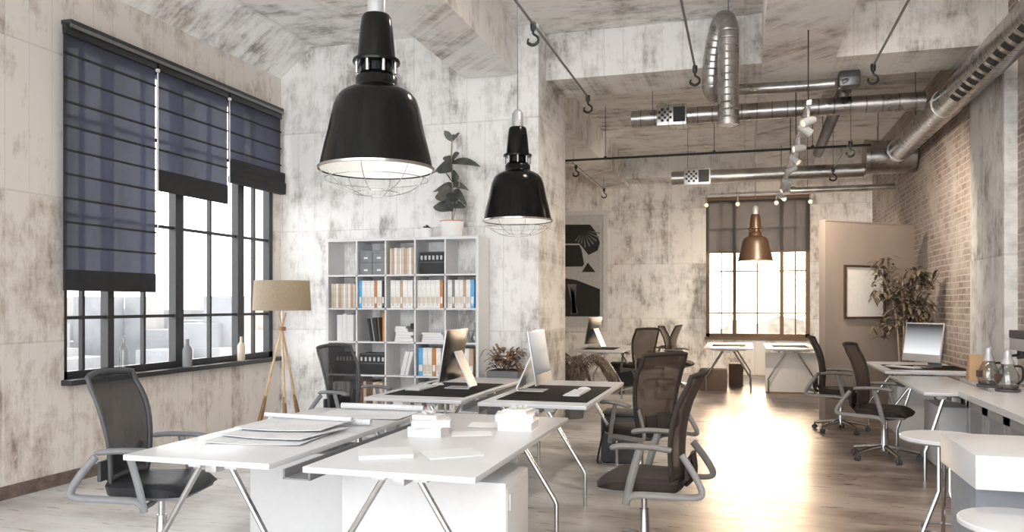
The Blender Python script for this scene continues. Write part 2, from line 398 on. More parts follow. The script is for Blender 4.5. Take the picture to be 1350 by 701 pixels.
b = nb(); bx(b, FX0-.02, FX1+.02, YB-.06, YB+.28, FZ0-.05, FZ0); obj('window_sill', b, 'bframe', w2)

# blinds of the big window: hang in front of the wall
def blind(name, y0, y1, zbot, stack, label, cordside):
    t = thing(name, label, 'blind', (XL+.06, (y0+y1)/2, zbot), 0, 'charcoal roman blinds on the large window')
    yc = (y0+y1)/2; h = WZ1+.02-zbot; w = (y1-y0)/2
    f = nb(); bx(f, -.004, .0, -w, w, stack, h); obj('fabric_panel', f, 'blind', t, smooth=False)
    f = nb(); z = h-.22
    while z > stack+.03:
        bx(f, .0, .014, -w, w, z-.008, z+.008); z -= .193
    obj('rib_set', f, 'blindd', t, smooth=False)
    f = nb(); bx(f, -.012, .024, -w, w, h-.07, h, bev=.004); obj('headrail', f, 'black', t)
    if stack > .2:
        f = nb()
        for k in range(4): box(f, (.035+.008*(k % 2), 0, stack*(.16+.24*k)), (.085-.012*k, 2*w+.01, stack*.34), bev=.018)
        obj('folded_hem', f, 'blindd', t)
    else:
        f = nb(); bx(f, -.006, .012, -w, w, 0, stack, bev=.003); obj('hem_bar', f, 'blindd', t)
    if cordside:
        f = nb(); tube(f, [(.03, cordside*w, .02), (.03, cordside*w, h-.1)], .006, 6); obj('pull_cord', f, 'cord', t)
        f = nb(); box(f, (.03, cordside*w, h-.08), (.03, .03, .03), bev=.006); obj('cord_bracket', f, 'cord', t)
    return t
blind('roman_blind', WY0-.065, 6.125, 1.56, .17, 'charcoal roman blind pulled furthest down, covering the nearest part of the big window', 1)
blind('roman_blind', 6.15, 7.19, 2.50, .20, 'charcoal roman blind in the middle of the big window, raised above the panes', 1)
blind('roman_blind', 7.21, WY1+.02, 2.73, .24, 'shortest charcoal roman blind at the corner end of the big window', 0)
t = thing('blind_rail', 'long black rail above the three charcoal blinds of the big window', 'rail', (XL, 6.65, 3.70))
f = nb(); bx(f, 0, .10, -1.52, 1.55, 0, .035, bev=.004); obj('rail_cover', f, 'frame', t)
f = nb(); bx(f, .088, .10, -1.52, 1.55, -.03, -.0); obj('rail_lip', f, 'rod', t)
# far blind
t = thing('roller_blind', 'taupe translucent blind drawn over the top of the far window', 'blind', (.255, YB-.03, 2.50))
f = nb(); bx(f, -1.0, 1.0, -.004, 0, .03, 1.08); obj('fabric_panel', f, 'blind2', t, smooth=False)
f = nb(); bx(f, -1.02, 1.02, -.05, .02, 1.08, 1.15, bev=.01); obj('headrail', f, 'bframe', t)
f = nb(); bx(f, -1.0, 1.0, -.015, .008, 0, .035, bev=.004); obj('hem_bar', f, 'bframe', t)

# ------------------------------------------------------------------ outside
b = nb()
rnd = random.Random(3)
for i in range(240):
    a = rnd.uniform(-.25, 1.15); d = rnd.uniform(90, 190)
    cx = -d*math.cos(a*.9); cy = 6+d*math.sin(a*.9)+10
    h = rnd.choice([-9, -7, -5, -4, -2, -1, .5, 2.5])
    w = rnd.uniform(3, 8)
    if cx > -60: continue
    bx(b, cx-w/2, cx+w/2, cy-w/2, cy+w/2, -40, h)
o = obj('distant_city', b, 'city', smooth=False); tag(o, 'pale hazy city skyline seen through the large window', 'skyline', kind='stuff')
b = nb(); rnd = random.Random(5)
for i in range(90):
    x = rnd.uniform(-30, 40); y = rnd.uniform(70, 110); r = rnd.uniform(2.5, 5)
    c = Vector((x, y, rnd.uniform(-8, -5.5)))
    r_ = bmesh.ops.create_icosphere(b, subdivisions=2, radius=r)
    for v in r_['verts']: v.co = v.co*(1+rnd.uniform(-.2, .2))+c
o = obj('distant_trees', b, 'trees'); tag(o, 'hazy treetops low in the far window', 'trees', kind='stuff')
b = nb(); bx(b, -400, -12, -200, 400, -40.5, -40); bx(b, -12, 400, 20, 400, -40.5, -40)
o = obj('distant_ground', b, 'citg', smooth=False); tag(o, 'pale hazy ground far below the windows', 'ground', kind='stuff')

# ------------------------------------------------------------------ office chairs (local +x is where the sitter looks)
def make_chair(label, fm, mm, sm, group):
    t = thing('office_chair', label, 'chair', group=group)
    f = nb()
    lathe(f, [(0, .075), (.04, .075), (.045, .12), (.03, .15), (.026, .28), (.018, .28), (.018, .40), (0, .40)], seg=16); obj('gas_column', f, 'chrome', t)
    for k in range(5):
        a = 2*math.pi*k/5+.3; ca, sa = math.cos(a), math.sin(a)
        f = nb(); tube(f, smooth_path([(.03*ca, .03*sa, .115), (.15*ca, .15*sa, .10), (.30*ca, .30*sa, .072)], 3), [.024, .023, .022, .02, .018, .016, .015][:7], 8)
        lg = obj('leg', f, 'chrome', t)
        f = nb()
        for s in (-1, 1):
            cx, cy = .30*ca-sa*.016*s, .30*sa+ca*.016*s
            r0 = [(0, -.009), (.022, -.009), (.026, -.004), (.026, .004), (.022, .009), (0, .009)]
            g = nb(); lathe(g, r0, seg=14)
            rot = Matrix.Rotation(R(90), 3, 'X'); rz = Matrix.Rotation(a, 3, 'Z')
            for v in g.verts: v.co = rz @ (rot @ v.co)+Vector((cx, cy, .0265))
            me = bpy.data.meshes.new('tmp'); g.to_mesh(me); g.free(); f.from_mesh(me); bpy.data.meshes.remove(me)
        tube(f, [(.30*ca, .30*sa, .03), (.30*ca, .30*sa, .07)], .009, 6)
        obj('caster', f, 'dgrey', lg)
    f = nb(); box(f, (.0, 0, .41), (.26, .20, .05), bev=.015); tube(f, smooth_path([(.22, 0, .44), (.05, 0, .385), (-.15, 0, .40), (-.23, 0, .47)], 4), .03, 8, sq=(3.2, .7)); obj('seat_mechanism', f, 'dgrey', t)
    # seat cushion: waterfall front, curved in plan
    f = nb(); nx, ny = 12, 12; top = []; bot = []
    for i in range(nx+1):
        u = i/nx; x = -.235+.49*u; ra = []; rb = []
        for j in range(ny+1):
            w = -1+2*j/ny
            hw = .245*(1-.10*(1-u)**2)*(1-.25*max(0, u-.82)/.18*.6)*(1-.15*max(0, .1-u)/.1)
            y = w*hw
            xx = x-.03*w*w*(1 if u > .5 else -.6)
            e = 1-.55*abs(w)**6
            zt = .485+.012*w*w*e-.045*max(0, (u-.75)/.25)**2-.015*(max(0, (abs(w)-.85)/.15)**2)
            ra.append(f.verts.new((xx, y, zt))); rb.append(f.verts.new((xx*.96, y*.95, .425+.01*(1-u)*0)))
        top.append(ra); bot.append(rb)
    for i in range(nx):
        for j in range(ny):
            f.faces.new((top[i][j], top[i+1][j], top[i+1][j+1], top[i][j+1])); f.faces.new((bot[i][j], bot[i][j+1], bot[i+1][j+1], bot[i+1][j]))
    for i in range(nx):
        f.faces.new((top[i][0], bot[i][0], bot[i+1][0], top[i+1][0])); f.faces.new((top[i][ny], top[i+1][ny], bot[i+1][ny], bot[i][ny]))
    for j in range(ny):
        f.faces.new((top[0][j], top[0][j+1], bot[0][j+1], bot[0][j])); f.faces.new((top[nx][j], bot[nx][j], bot[nx][j+1], top[nx][j+1]))
    obj('seat', f, sm, t, ang=60)
    f = nb(); box(f, (.01, 0, .415), (.40, .40, .028), bev=.012); obj('seat_shell', f, fm, t)
    # backrest surface
    def bp(u, w):   # u 0..1 up, w -1..1 across
        z = .50+.56*u; x = -.235-.085*u-.05*max(0, u-.75)*2+.05*w*w-.035*math.sin(math.pi*min(1, u*1.1))*-1
        hw = .185+.045*min(1, u*1.6)-.012*max(0, u-.7)/.3
        zz = z+.012*(1-w*w)*(1 if u > .95 else 0)
        return Vector((x, w*hw, zz))
    f = nb(); nu, nw = 10, 8
    g = [[f.verts.new(bp(i/nu, -1+2*j/nw)) for j in range(nw+1)] for i in range(nu+1)]
    for i in range(nu):
        for j in range(nw): f.faces.new((g[i][j], g[i+1][j], g[i+1][j+1], g[i][j+1]))
    obj('backrest', f, mm, t, ang=80)
    ring = [bp(i/nu, -1) for i in range(nu+1)]+[bp(1, -1+2*j/nw) for j in range(1, nw)]+[bp(1-i/nu, 1) for i in range(nu+1)]+[bp(0, 1-2*j/nw) for j in range(1, nw)]
    f = nb(); tube(f, ring, .013, 8, closed=True, sq=(1, 1.3)); obj('back_frame', f, 'dgrey' if sm == 'seat' else 'seatb', t, ang=60)
    f = nb(); tube(f, smooth_path([(-.24, 0, .44), (-.285, 0, .50), (-.275, 0, .62)], 4), .02, 8, sq=(3.5, .7)); 
    box(f, (-.262, 0, .545), (.022, .34, .11), bev=.008); obj('lumbar_support', f, 'dgrey' if sm == 'seat' else 'seatb', t)
    for s in (-1, 1):
        y = s*.285
        f = nb(); tube(f, smooth_path([(-.20, y, .672), (-.10, y, .682), (.05, y, .682), (.13, y, .668)], 4), [.016]+[.02]*11+[.014], 10, sq=(1.7, .8)); pad = obj('armrest', f, fm, t, ang=60)
        f = nb()
        tube(f, smooth_path([(-.245, s*.225, .64), (-.31, s*.25, .55), (-.355, s*.268, .465), (-.33, s*.272, .432), (-.18, s*.274, .425), (.0, s*.274, .418), (.045, s*.272, .385)], 4), .0165, 8, sq=(.8, 1.25))
        tube(f, smooth_path([(.05, s*.272, .36), (.02, s*.277, .50), (-.03, s*.282, .672)], 4), .0165, 8, sq=(.8, 1.35))
        tube(f, smooth_path([(.045, s*.272, .385), (.04, s*.18, .385), (.03, s*.08, .40)], 3), .015, 8)
        obj('arm_support', f, fm, t, ang=60)
    return t
GC = 'mesh back swivel office chairs'
ch_black = make_chair('black mesh office chair with glossy seat at the left end of the nearest white desk', 'grey', 'mesh', 'seat', GC)
ch_black.location = (-3.12, 3.72, 0); ch_black.rotation_euler.z = R(12)
dup(ch_black, (-3.33, 6.5, 0), R(-14), 'black mesh office chair standing in front of the white cube shelf', GC)
ch_brown = make_chair('brown mesh office chair nearest the viewer in the aisle, turned towards the left', 'bframe2', 'meshb', 'seatb', GC)  # twin of the black chair, warm light cast put into its brown colours
ch_brown.location = (-.55, 4.60, 0); ch_brown.rotation_euler.z = R(176)
dup(ch_brown, (-.80, 6.42, 0), R(138), 'brown mesh office chair showing its wide back beside the desk with dark mat', GC)
dup(ch_brown, (1.26, 8.15, 0), R(-20), 'brown mesh office chair pulled to the nearer desk by the brick wall', GC)
dup(ch_brown, (1.06, 9.80, 0), R(-8), 'brown mesh office chair beside the partition edge, behind the other aisle chair', GC)
dup(ch_brown, (-1.66, 12.9, 0), R(132), 'small brown mesh office chair right of the framed black and white print', GC)
dup(ch_brown, (-1.42, 14.6, 0), R(170), 'brown chair almost hidden behind the chair beside the framed print', GC)
dup(ch_brown, (-1.06, 13.8, 0), R(-6), 'thin side view office chair at the left of the far window desks', GC)

# ------------------------------------------------------------------ desks
def make_desk(w, d, label, group, tray=False):
    t = thing('desk', label, 'desk', group=group)
    f = nb(); bx(f, -w/2, w/2, -d/2, d/2, .713, .74, bev=.004); obj('tabletop', f, 'white', t)
    f = nb(); bx(f, -.03, .03, -d/2+.12, d/2-.12, .655, .695, bev=.004); obj('support_rail', f, 'alu', t)
    k = w/2-.04
    for ye in (-d/2+.16, d/2-.16):
        for s in (-1, 1):
            f = nb(); tube(f, [(s*.08, ye, .685), (s*(k-.012), ye, .262), (s*k, ye, .235), (s*k, ye, .0)], .0145, 10)
            lg = obj('leg', f, 'chrome', t)
            f = nb(); box(f, (s*.10, ye, .692), (.07, .06, .042), bev=.008); obj('clamp', f, 'whitep', lg)
        f = nb(); bx(f, -w*.36, w*.36, ye+.02, ye+.05, .688, .712, bev=.003); obj('crossbar', f, 'whitep', t)
    if tray:
        f = nb(); bx(f, -w/2-.16, -w/2-.02, -d/2+.1, d/2-.1, .655, .662); bx(f, -w/2-.16, -w/2-.15, -d/2+.1, d/2-.1, .655, .70); bx(f, -w/2-.03, -w/2-.02, -d/2+.1, d/2-.1, .655, .70)
        obj('cable_tray', f, 'grey', t)
    return t
GD = 'white trestle desks'
d1 = make_desk(.79, 1.80, 'white trestle desk at front left with blueprint sheets spread on it', GD); d1.location = (-2.425, 4.0, 0)
d2 = make_desk(.80, 1.80, 'white trestle desk at front centre carrying two stacks of white books', GD, True); d2.location = (-1.457, 3.99, 0)
dup(d1, (-2.40, 6.44, 0), 0, 'white trestle desk with computer seen from behind, in front of the cube shelf', GD)
dup(d2, (-1.455, 6.37, 0), 0, 'white trestle desk whose monitor faces the aisle, with wide dark mat', GD)
dup(d1, (-2.15, 12.9, 0), 0, 'far white desk below the framed black and white print', GD)
dup(d1, (-.25, 14.35, 0), 0, 'far white desk at the left half of the far window', GD)
d7 = dup(d1, (.735, 14.35, 0), 0, 'far white desk with solid white end panel under the far window', GD)
f = nb(); bx(f, -.40, .40, -.62, -.60, .02, .66); p = obj('end_panel', f, 'cream', d7)
f = nb(); bx(f, -.40, .40, -.625, -.595, 0, .02); obj('panel_foot', f, 'dwood', d7)
d8 = make_desk(.86, 1.58, 'white desk with angled computer against the brick wall', GD); d8.location = (1.865, 10.0, 0)
d9 = make_desk(.52, 1.58, 'narrow white desk joined to the coffee counter', GD); d9.location = (1.655, 7.90, 0)

# white storage boxes below desks
def pedestal(x0, x1, y0, y1, h, label, m='whitep'):
    t = thing('storage_cabinet', label, 'cabinet', ((x0+x1)/2, (y0+y1)/2, 0), 0, 'storage boxes under the desks')
    w, d = (x1-x0)/2, (y1-y0)/2
    f = nb(); bx(f, -w, w, -d, d, .01, h, bev=.006); obj('body', f, m, t)
    f = nb(); bx(f, -w+.02, w-.02, -d+.02, d-.02, 0, .012); obj('plinth', f, 'grey', t)
    f = nb(); bx(f, w-.001, w+.004, -d+.01, d-.01, .03, h-.03, bev=.002); dr = obj('door', f, m, t)
    f = nb(); bx(f, w+.004, w+.012, -d+.04, -d+.07, h-.14, h-.06, bev=.003); obj('handle', f, m, dr)
    return t
pedestal(-1.95, -1.085, 3.62, 4.02, .60, 'white cabinet sticking out under the front centre desk')
pedestal(-2.78, -1.97, 4.05, 4.45, .60, 'white cabinet under the front left desk')
pedestal(1.62, 2.24, 9.6, 10.2, .58, 'white cabinet under the desk with the angled computer')
pedestal(1.64, 1.89, 7.75, 8.35, .55, 'white cabinet under the narrow desk beside the counter')
pedestal(-.72, -.28, 13.68, 14.08, .36, 'low brown box on the floor left of the far window desks', 'brownc')
pedestal(-.26, -.02, 14.6, 14.95, .40, 'dark brown box under the far desk left of the end panel', 'brownc')
pedestal(-2.28, -1.86, 13.95, 14.3, .42, 'dark low box on the floor beyond the desk by the framed print', 'kcard')

# black carrier under desk 4
t = thing('storage_bag', 'black box shaped bag with strap on the floor behind the aisle chair', 'bag', (-1.09, 7.42, 0))
f = nb(); box(f, (0, 0, .22), (.34, .40, .43), bev=.02); obj('body', f, 'dgrey', t)
f = nb(); box(f, (0, 0, .44), (.35, .41, .03), bev=.012); obj('lid', f, 'black', t)
f = nb(); tube(f, smooth_path([(-.12, -.21, .42), (-.15, -.24, .25), (-.19, -.25, .03), (-.16, -.23, .012)], 4), .008, 6, sq=(2, 1)); obj('strap', f, 'black', t)

# ------------------------------------------------------------------ computers
def make_computer(label, sm):
    t = thing('computer', label, 'computer', group='all in one desktop computers')
    tilt = Matrix.Rotation(R(-9), 3, 'Y')
    f = nb(); box(f, (0, 0, .28), (.014, .53, .44), rot=None, bev=.006)
    def tl(bm):
        for v in bm.verts: v.co = tilt @ (v.co-Vector((0, 0, .28)))+Vector((0, 0, .28))
    tl(f); obj('screen_panel', f, 'alu', t)
    f = nb(); n_ = 10; g_ = []
    for i in range(n_+1):
        g_.append([f.verts.new((-.0072-.024*(1-(2*i/n_-1)**4)*(1-(2*j/n_-1)**4), -.258+.516*i/n_, .066+.428*j/n_)) for j in range(n_+1)])
    for i in range(n_):
        for j in range(n_): f.faces.new((g_[i][j], g_[i+1][j], g_[i+1][j+1], g_[i][j+1]))
    tl(f); obj('back_cover', f, 'black', t)  # shadow and dark reflection on the back put in as black
    f = nb(); box(f, (0, 0, 0), (.002, .50, .34))
    for v in f.verts: v.co = tilt @ (v.co+Vector((.0085, 0, .035)))
    o = obj('display', f, sm, t, smooth=False); o.location = (0, 0, .28)
    f = nb(); P = [(-.035, .30), (-.10, .16), (-.165, .012), (-.155, .0), (.05, .0)]
    Q = [(-.045, .305), (-.112, .16), (-.182, .012), (-.165, -.008), (.05, -.008)]
    poly = P+Q[::-1]; prism(f, [(a, c+.009) for a, c in poly], 'y', -.09, .09); obj('stand', f, 'alu', t)
    return t
DZ = .74
c1 = make_computer('computer showing its dark back, on desk before the shelf', 'screen_a'); c1.location = (-2.36, 6.33, DZ+.0045); c1.rotation_euler.z = R(180)
dup(c1, (-1.60, 6.30, DZ+.0045), 0, 'slim computer with grey screen facing the aisle on the dark mat', None)
c3 = make_computer('computer with dark to white screen on desk by the brick wall', 'screen_b')
q = spot(1217, 483, Z=DZ); c3.location = (1.93, 9.88, DZ+.0045); c3.rotation_euler.z = R(-145)
dup(c1, (-2.36, 12.85, DZ+.0045), R(165), 'tiny grey monitor on the far desk under the framed print', None)

# mats, keyboards, mice, small things
def deskmat(cx, cy, w, d, label):
    f = nb(); bx(f, -w/2, w/2, -d/2, d/2, 0, .004, bev=.001)
    o = obj('desk_mat', f, 'mat'); o.location = (cx, cy, DZ); return tag(o, label, 'desk mat', 'dark desk mats')
deskmat(-2.38, 6.25, .66, 1.05, 'dark desk mat under the computer seen from behind')
deskmat(-1.43, 6.22, .68, 1.12, 'wide dark desk mat under the computer facing the aisle')
deskmat(1.93, 9.85, .78, .72, 'dark desk mat under the angled computer by the brick wall')
deskmat(-.25, 14.3, .56, .9, 'dark desk mat on the far desk left of the window lamp')
deskmat(.735, 14.3, .56, .9, 'dark desk mat on the far desk with the end panel')
deskmat(-2.2, 12.7, .5, .7, 'dark desk mat on the far desk under the framed print')
def keyboard(cx, cy, rz, label):
    t = thing('keyboard', label, 'keyboard', (cx, cy, DZ+.004), rz, 'white computer keyboards')
    f = nb(); box(f, (0, 0, .006), (.13, .42, .010), bev=.004); obj('key_tray', f, 'alu', t)
    f = nb()
    for i in range(4):
        for j in range(12): box(f, (-.043+.028*i, -.18+.0325*j, .014), (.023, .027, .005))
    obj('keys', f, 'whitep', t, smooth=False)
keyboard(-2.60, 6.22, 0, 'white keyboard on the mat left of the computer seen from behind')
keyboard(-1.27, 6.18, 0, 'white keyboard on the mat in front of the aisle facing screen')
keyboard(1.70, 9.74, R(-145), 'white keyboard in front of the angled computer by brick wall')
def mouse(x, y, rz, label):
    f = nb(); bmesh.ops.create_uvsphere(f, u_segments=16, v_segments=10, radius=1)
    for v in f.verts: v.co = Vector((v.co.x*.055, v.co.y*.03, max(v.co.z, 0)*.024))
    o = obj('computer_mouse', f, 'whitep'); o.location = (x, y, DZ+.004); o.rotation_euler.z = rz; tag(o, label, 'mouse', 'computer mice')
mouse(-1.27, 6.50, .2, 'white mouse beyond the keyboard on the aisle desk'); mouse(-2.58, 6.53, .1, 'white mouse beyond the keyboard on the desk before the shelf')

# blueprints on desk 1
def sheet(name, cx, cy, z, w, d, rz, label, m='paper', wave=.003, cat='paper', group=None):
    f = nb(); n = 10; g = []
    for i in range(n+1):
        row = []
        for j in range(n+1):
            x = -w/2+w*i/n; y = -d/2+d*j/n
            zz = wave*.6*(1+math.sin(x*9+y*5))+wave*.8*(abs(2*i/n-1)**4)
            row.append(f.verts.new((x, y, zz)))
        g.append(row)
    for i in range(n):
        for j in range(n): f.faces.new((g[i][j], g[i+1][j], g[i+1][j+1], g[i][j+1]))
    r_ = bmesh.ops.extrude_face_region(f, geom=list(f.faces))
    bmesh.ops.translate(f, vec=(0, 0, .003), verts=[v for v in r_['geom'] if isinstance(v, bmesh.types.BMVert)])
    o = obj(name, f, m); o.location = (cx, cy, z); o.rotation_euler.z = rz; return tag(o, label, cat, group)
def drawn_paper():
    m, nt, out = newmat('drawn_paper')
    tc = N(nt, 'TexCoord'); br = N(nt, 'TexBrick'); L(nt, tc.outputs['Object'], br.inputs['Vector'])
    br.inputs['Scale'].default_value = 9; br.inputs['Mortar Size'].default_value = .012; br.offset = .3
    br.inputs['Color1'].default_value = (.72, .74, .76, 1); br.inputs['Color2'].default_value = (.68, .70, .72, 1); br.inputs['Mortar'].default_value = (.5, .55, .6, 1)
    n = noise(nt, tc.outputs['Object'], 5, 3); c = mix(nt, ramp(nt, n, [(.45, 0.), (.55, 1.)]), (.74, .755, .77), br.outputs['Color'])
    p = N(nt, 'BsdfPrincipled'); L(nt, c, p.inputs['Base Color']); p.inputs['Roughness'].default_value = .7; L(nt, p.outputs[0], out.inputs[0]); return m
MT['drawn'] = drawn_paper()
GB = 'architectural drawings on the front left desk'
sheet('blueprint_sheet', -2.42, 3.72, DZ+.001, .54, .46, R(6), 'lowest large drawing sheet spread on the front left desk', 'drawn', .004, 'drawing', GB)
sheet('blueprint_sheet', -2.40, 3.82, DZ+.013, .52, .44, R(-4), 'middle drawing sheet of the pile on the front left desk', 'drawn', .005, 'drawing', GB)
sheet('blueprint_sheet', -2.43, 3.98, DZ+.027, .52, .42, R(3), 'top drawing sheet of the pile on the front left desk', 'drawn', .006, 'drawing', GB)
sheet('blueprint_sheet', -2.33, 4.65, DZ+.001, .60, .34, R(1), 'flat drawing sheet at the far end of the front left desk', 'drawn', .003, 'drawing', GB)
def roll(x, y, z, ln, r, rz, label):
    f = nb(); P = []
    for k in range(40):
        a = k/39*4.2*math.pi; rr = r*(1-.35*k/39); P.append((rr*math.cos(a), rr*math.sin(a)))
    for (a, b_), (c, d) in zip(P, P[1:]):
        v = [f.verts.new(p) for p in ((-ln/2, a, b_+r), (-ln/2, c, d+r), (ln/2, c, d+r), (ln/2, a, b_+r))]; f.faces.new(v)
    bmesh.ops.remove_doubles(f, verts=f.verts, dist=.0001)
    o = obj('blueprint_roll', f, 'drawn', ang=80); o.location = (x, y, z); o.rotation_euler.z = rz; tag(o, label, 'drawing', 'rolled drawings on the front left desk')
roll(-2.42, 4.22, DZ+.001, .66, .020, R(2), 'rolled drawing lying just behind the drawing sheets on the front left desk')
roll(-2.44, 4.12, DZ+.040, .60, .014, R(-5), 'thin rolled drawing lying on the top drawing sheet')
roll(-2.32, 4.865, DZ+.001, .60, .022, R(0), 'rolled drawing furthest back on the front left desk')

# books on desk 2
def closed_book(name, p, s, rz, label, m='whitep', page='paper', group='white books stacked on the front centre desk'):
    t = thing(name, label, 'book', p, rz, group); w, d, h = s
    f = nb(); bx(f, -w/2, w/2, -d/2, d/2, 0, .0025); bx(f, -w/2, w/2, -d/2, d/2, h-.0025, h); bx(f, -w/2, -w/2+.003, -d/2, d/2, 0, h); obj('cover', f, m, t, smooth=False)
    f = nb(); bx(f, -w/2+.003, w/2-.006, -d/2+.005, d/2-.005, .0025, h-.0025); obj('page_block', f, page, t, smooth=False)
    return t
z = DZ
for s, rz, dx, lab in (((.19, .15, .052), 3, 0, 'thick white book at the bottom of the left stack on the front centre desk'), ((.21, .17, .038), 25, .01, 'white book turned askew in the middle of the left stack'), ((.15, .11, .022), -5, .0, 'small white book on top of the left stack')):
    closed_book('book', (-1.645+dx, 4.03, z), s, R(rz), lab); z += s[2]+.0005
z = DZ
for s, rz, dx, lab in (((.20, .20, .05), 2, 0, 'thick cream book at the bottom of the right stack on the front centre desk'), ((.22, .17, .040), 12, -.02, 'cream book in the middle of the right stack'), ((.15, .13, .022), -8, .0, 'small white book on top of the right stack')):
    closed_book('book', (-1.235+dx, 4.38, z), s, R(rz), lab, 'cream'); z += s[2]+.0005
def ornament(x, y, z, label):
    f = nb(); rr = random.Random(int(x*100))
    for k in range(16):
        a = rr.uniform(0, 6.3); r = .045*math.sqrt(rr.random()); c = Vector((r*math.cos(a), r*.7*math.sin(a), .008+rr.uniform(0, .008)))
        q_ = bmesh.ops.create_icosphere(f, subdivisions=1, radius=.010)
        for v in q_['verts']: v.co = v.co+c
    o = obj('pebble_garland', f, 'lgrey'); o.location = (x, y, z); tag(o, label, 'ornament')
ornament(-1.645, 4.03, DZ+.1145, 'little grey bead garland lying on top of the left book stack')
ornament(-1.235, 4.38, DZ+.1145, 'little grey bead garland lying on top of the right book stack')
def open_mag(x, y, w, d, rz, h, label):
    t = thing('magazine', label, 'magazine', (x, y, DZ), rz, 'white magazines on the front centre desk')
    f = nb(); bx(f, -w/2, w/2, -d/2, d/2, 0, h, bev=min(.004, h*.3)); obj('pages', f, 'paper', t)
    f = nb(); bx(f, -w/2-.002, w/2+.002, -d/2-.002, d/2+.002, h, h+.002); obj('cover', f, 'whitep', t)
open_mag(-1.62, 3.43, .25, .20, R(28), .018, 'thick white magazine nearest the front edge of the centre desk')
open_mag(-1.33, 3.54, .26, .19, R(38), .006, 'thin white magazine lying right of the thick magazine')
sheet('paper_sheet', -1.43, 4.12, DZ+.001, .22, .16, R(20), 'loose white sheet between the two book stacks', 'paper', .001, 'paper', 'loose papers on the front centre desk')
sheet('paper_sheet', -1.42, 4.45, DZ+.001, .26, .18, R(8), 'loose white sheet behind the gap between the book stacks', 'paper', .002, 'paper', 'loose papers on the front centre desk')

# ------------------------------------------------------------------ cube shelf
SX0, SX1, SY0, SY1 = -4.465, -2.675, 7.925, 8.295
ZT = 2.142; ZR = [2.125, 1.765, 1.40, 1.035, .672, .315]
t = thing('cube_shelf', 'tall white open cube shelf filled with books and binders against the concrete wall', 'shelf', ((SX0+SX1)/2, (SY0+SY1)/2, 0))
ox, oy = t.location.x, t.location.y
def sbx(bm, x0, x1, z0, z1): bx(bm, x0-ox, x1-ox, SY0-oy, SY1-oy, z0, z1)
f = nb(); sbx(f, SX0, SX0+.03, 0, ZT); obj('side_panel', f, 'whitep', t, smooth=False)
f = nb(); sbx(f, SX1-.03, SX1, 0, ZT); obj('side_panel', f, 'whitep', t, smooth=False)
f = nb(); sbx(f, SX0, SX1, ZT, ZT+.03); obj('top_panel', f, 'whitep', t, smooth=False)
CXS = [SX0+.03+i*(SX1-SX0-.06)/5 for i in range(6)]
for z in ZR[1:]:
    f = nb(); sbx(f, SX0+.03, SX1-.03, z-.009, z+.009); obj('shelf_board', f, 'whitep', t, smooth=False)
f = nb(); sbx(f, SX0+.03, SX1-.03, 0, .03); obj('bottom_panel', f, 'whitep', t, smooth=False)
for x in CXS[1:-1]:
    f = nb(); sbx(f, x-.009, x+.009, .03, ZT); obj('divider', f, 'whitep', t, smooth=False)
RN = ['top', 'second', 'third', 'fourth', 'fifth']; CN = ['leftmost', 'second', 'middle', 'fourth', 'rightmost']
ON = ['first', 'second', 'third', 'fourth', 'fifth', 'sixth', 'seventh', 'eighth', 'ninth', 'tenth', 'eleventh', 'twelfth']
def cell(r, c):
    return CXS[c]+.011, CXS[c+1]-.011, ZR[r+1]+.0095, (ZR[r]-.01 if r else ZT-.004)
def upright(r, c, specs, kind, x=None, yoff=.02):
    """specs: (material, colour word, thickness, height, lean)"""
    x0, x1, z0, z1 = cell(r, c); x = x0+.004 if x is None else x0+x
    for i, (mm, cw, th, h, lean) in enumerate(specs):
        lab = f'{cw} {kind}, {ON[i]} from left in the {CN[c]} compartment of the {RN[r]} shelf row'
        d = .24 if kind == 'book' else .28
        t_ = thing(kind.replace(' ', '_'), lab, kind, (x+th/2, SY0+yoff+d/2, z0+.0005), 0, f'{kind}s on the cube shelf')
        sh = math.tan(lean)
        def lz(bm):
            if lean:
                for v in bm.verts: v.co.x += v.co.z*sh
        f = nb(); bx(f, -th/2+.0008, th/2-.0008, -d/2, d/2, 0, h, bev=.0015); lz(f); obj('cover', f, mm, t_)
        if kind == 'ring binder':
            f = nb(); bx(f, -th/2+.006, th/2-.006, -d/2-.001, -d/2, .05, h*.40); lz(f); obj('spine_label', f, 'beige' if mm == 'offw' else 'offw', t_, smooth=False)
            f = nb(); lathe(f, [(.006, 0), (.010, 0), (.010, .001), (.006, .001)], seg=10)
            for v in f.verts: v.co = Vector((v.co.x, -d/2-v.co.z, .035+v.co.y))
            lz(f); obj('finger_ring', f, 'chrome', t_)
        x += th+.0006+(0 if not lean else .004)
def seq(cols, hs, ths, lean=0):
    return [(m_, w_, ths[i % len(ths)], hs[i % len(hs)], lean) for i, (m_, w_) in enumerate(cols)]
be = [('beige', 'beige'), ('tan', 'tan'), ('offw', 'off-white'), ('beige', 'beige'), ('offw', 'off-white'), ('beige', 'beige'), ('tan', 'tan'), ('beige', 'beige'), ('offw', 'off-white'), ('tan', 'tan')]
upright(0, 2, seq(be, [.285, .28, .288], [.029, .024, .031]), 'book', x=.03)
upright(1, 0, seq([be[i] for i in (0, 3, 4, 1, 0, 8, 3, 2, 1, 0)], [.27, .265], [.028, .030]), 'book', x=.014)
W = ('offw', 'white'); O = ('orange', 'orange'); B = ('blue', 'blue'); K = ('kcard', 'black'); G = ('gcard', 'grey'); T = ('tan', 'tan')
upright(1, 1, seq([B, W, W, W, O, W, K], [.30], [.035, .05, .052, .045, .035, .055, .03]), 'ring binder', x=.008)
upright(1, 2, seq([W, W, T, W, W], [.30], [.058, .055, .03, .056, .06]), 'ring binder', x=.04)
upright(1, 3, seq([W, W, W, W, W, O], [.30], [.05, .052, .05, .054, .05, .034]), 'ring binder', x=.01)
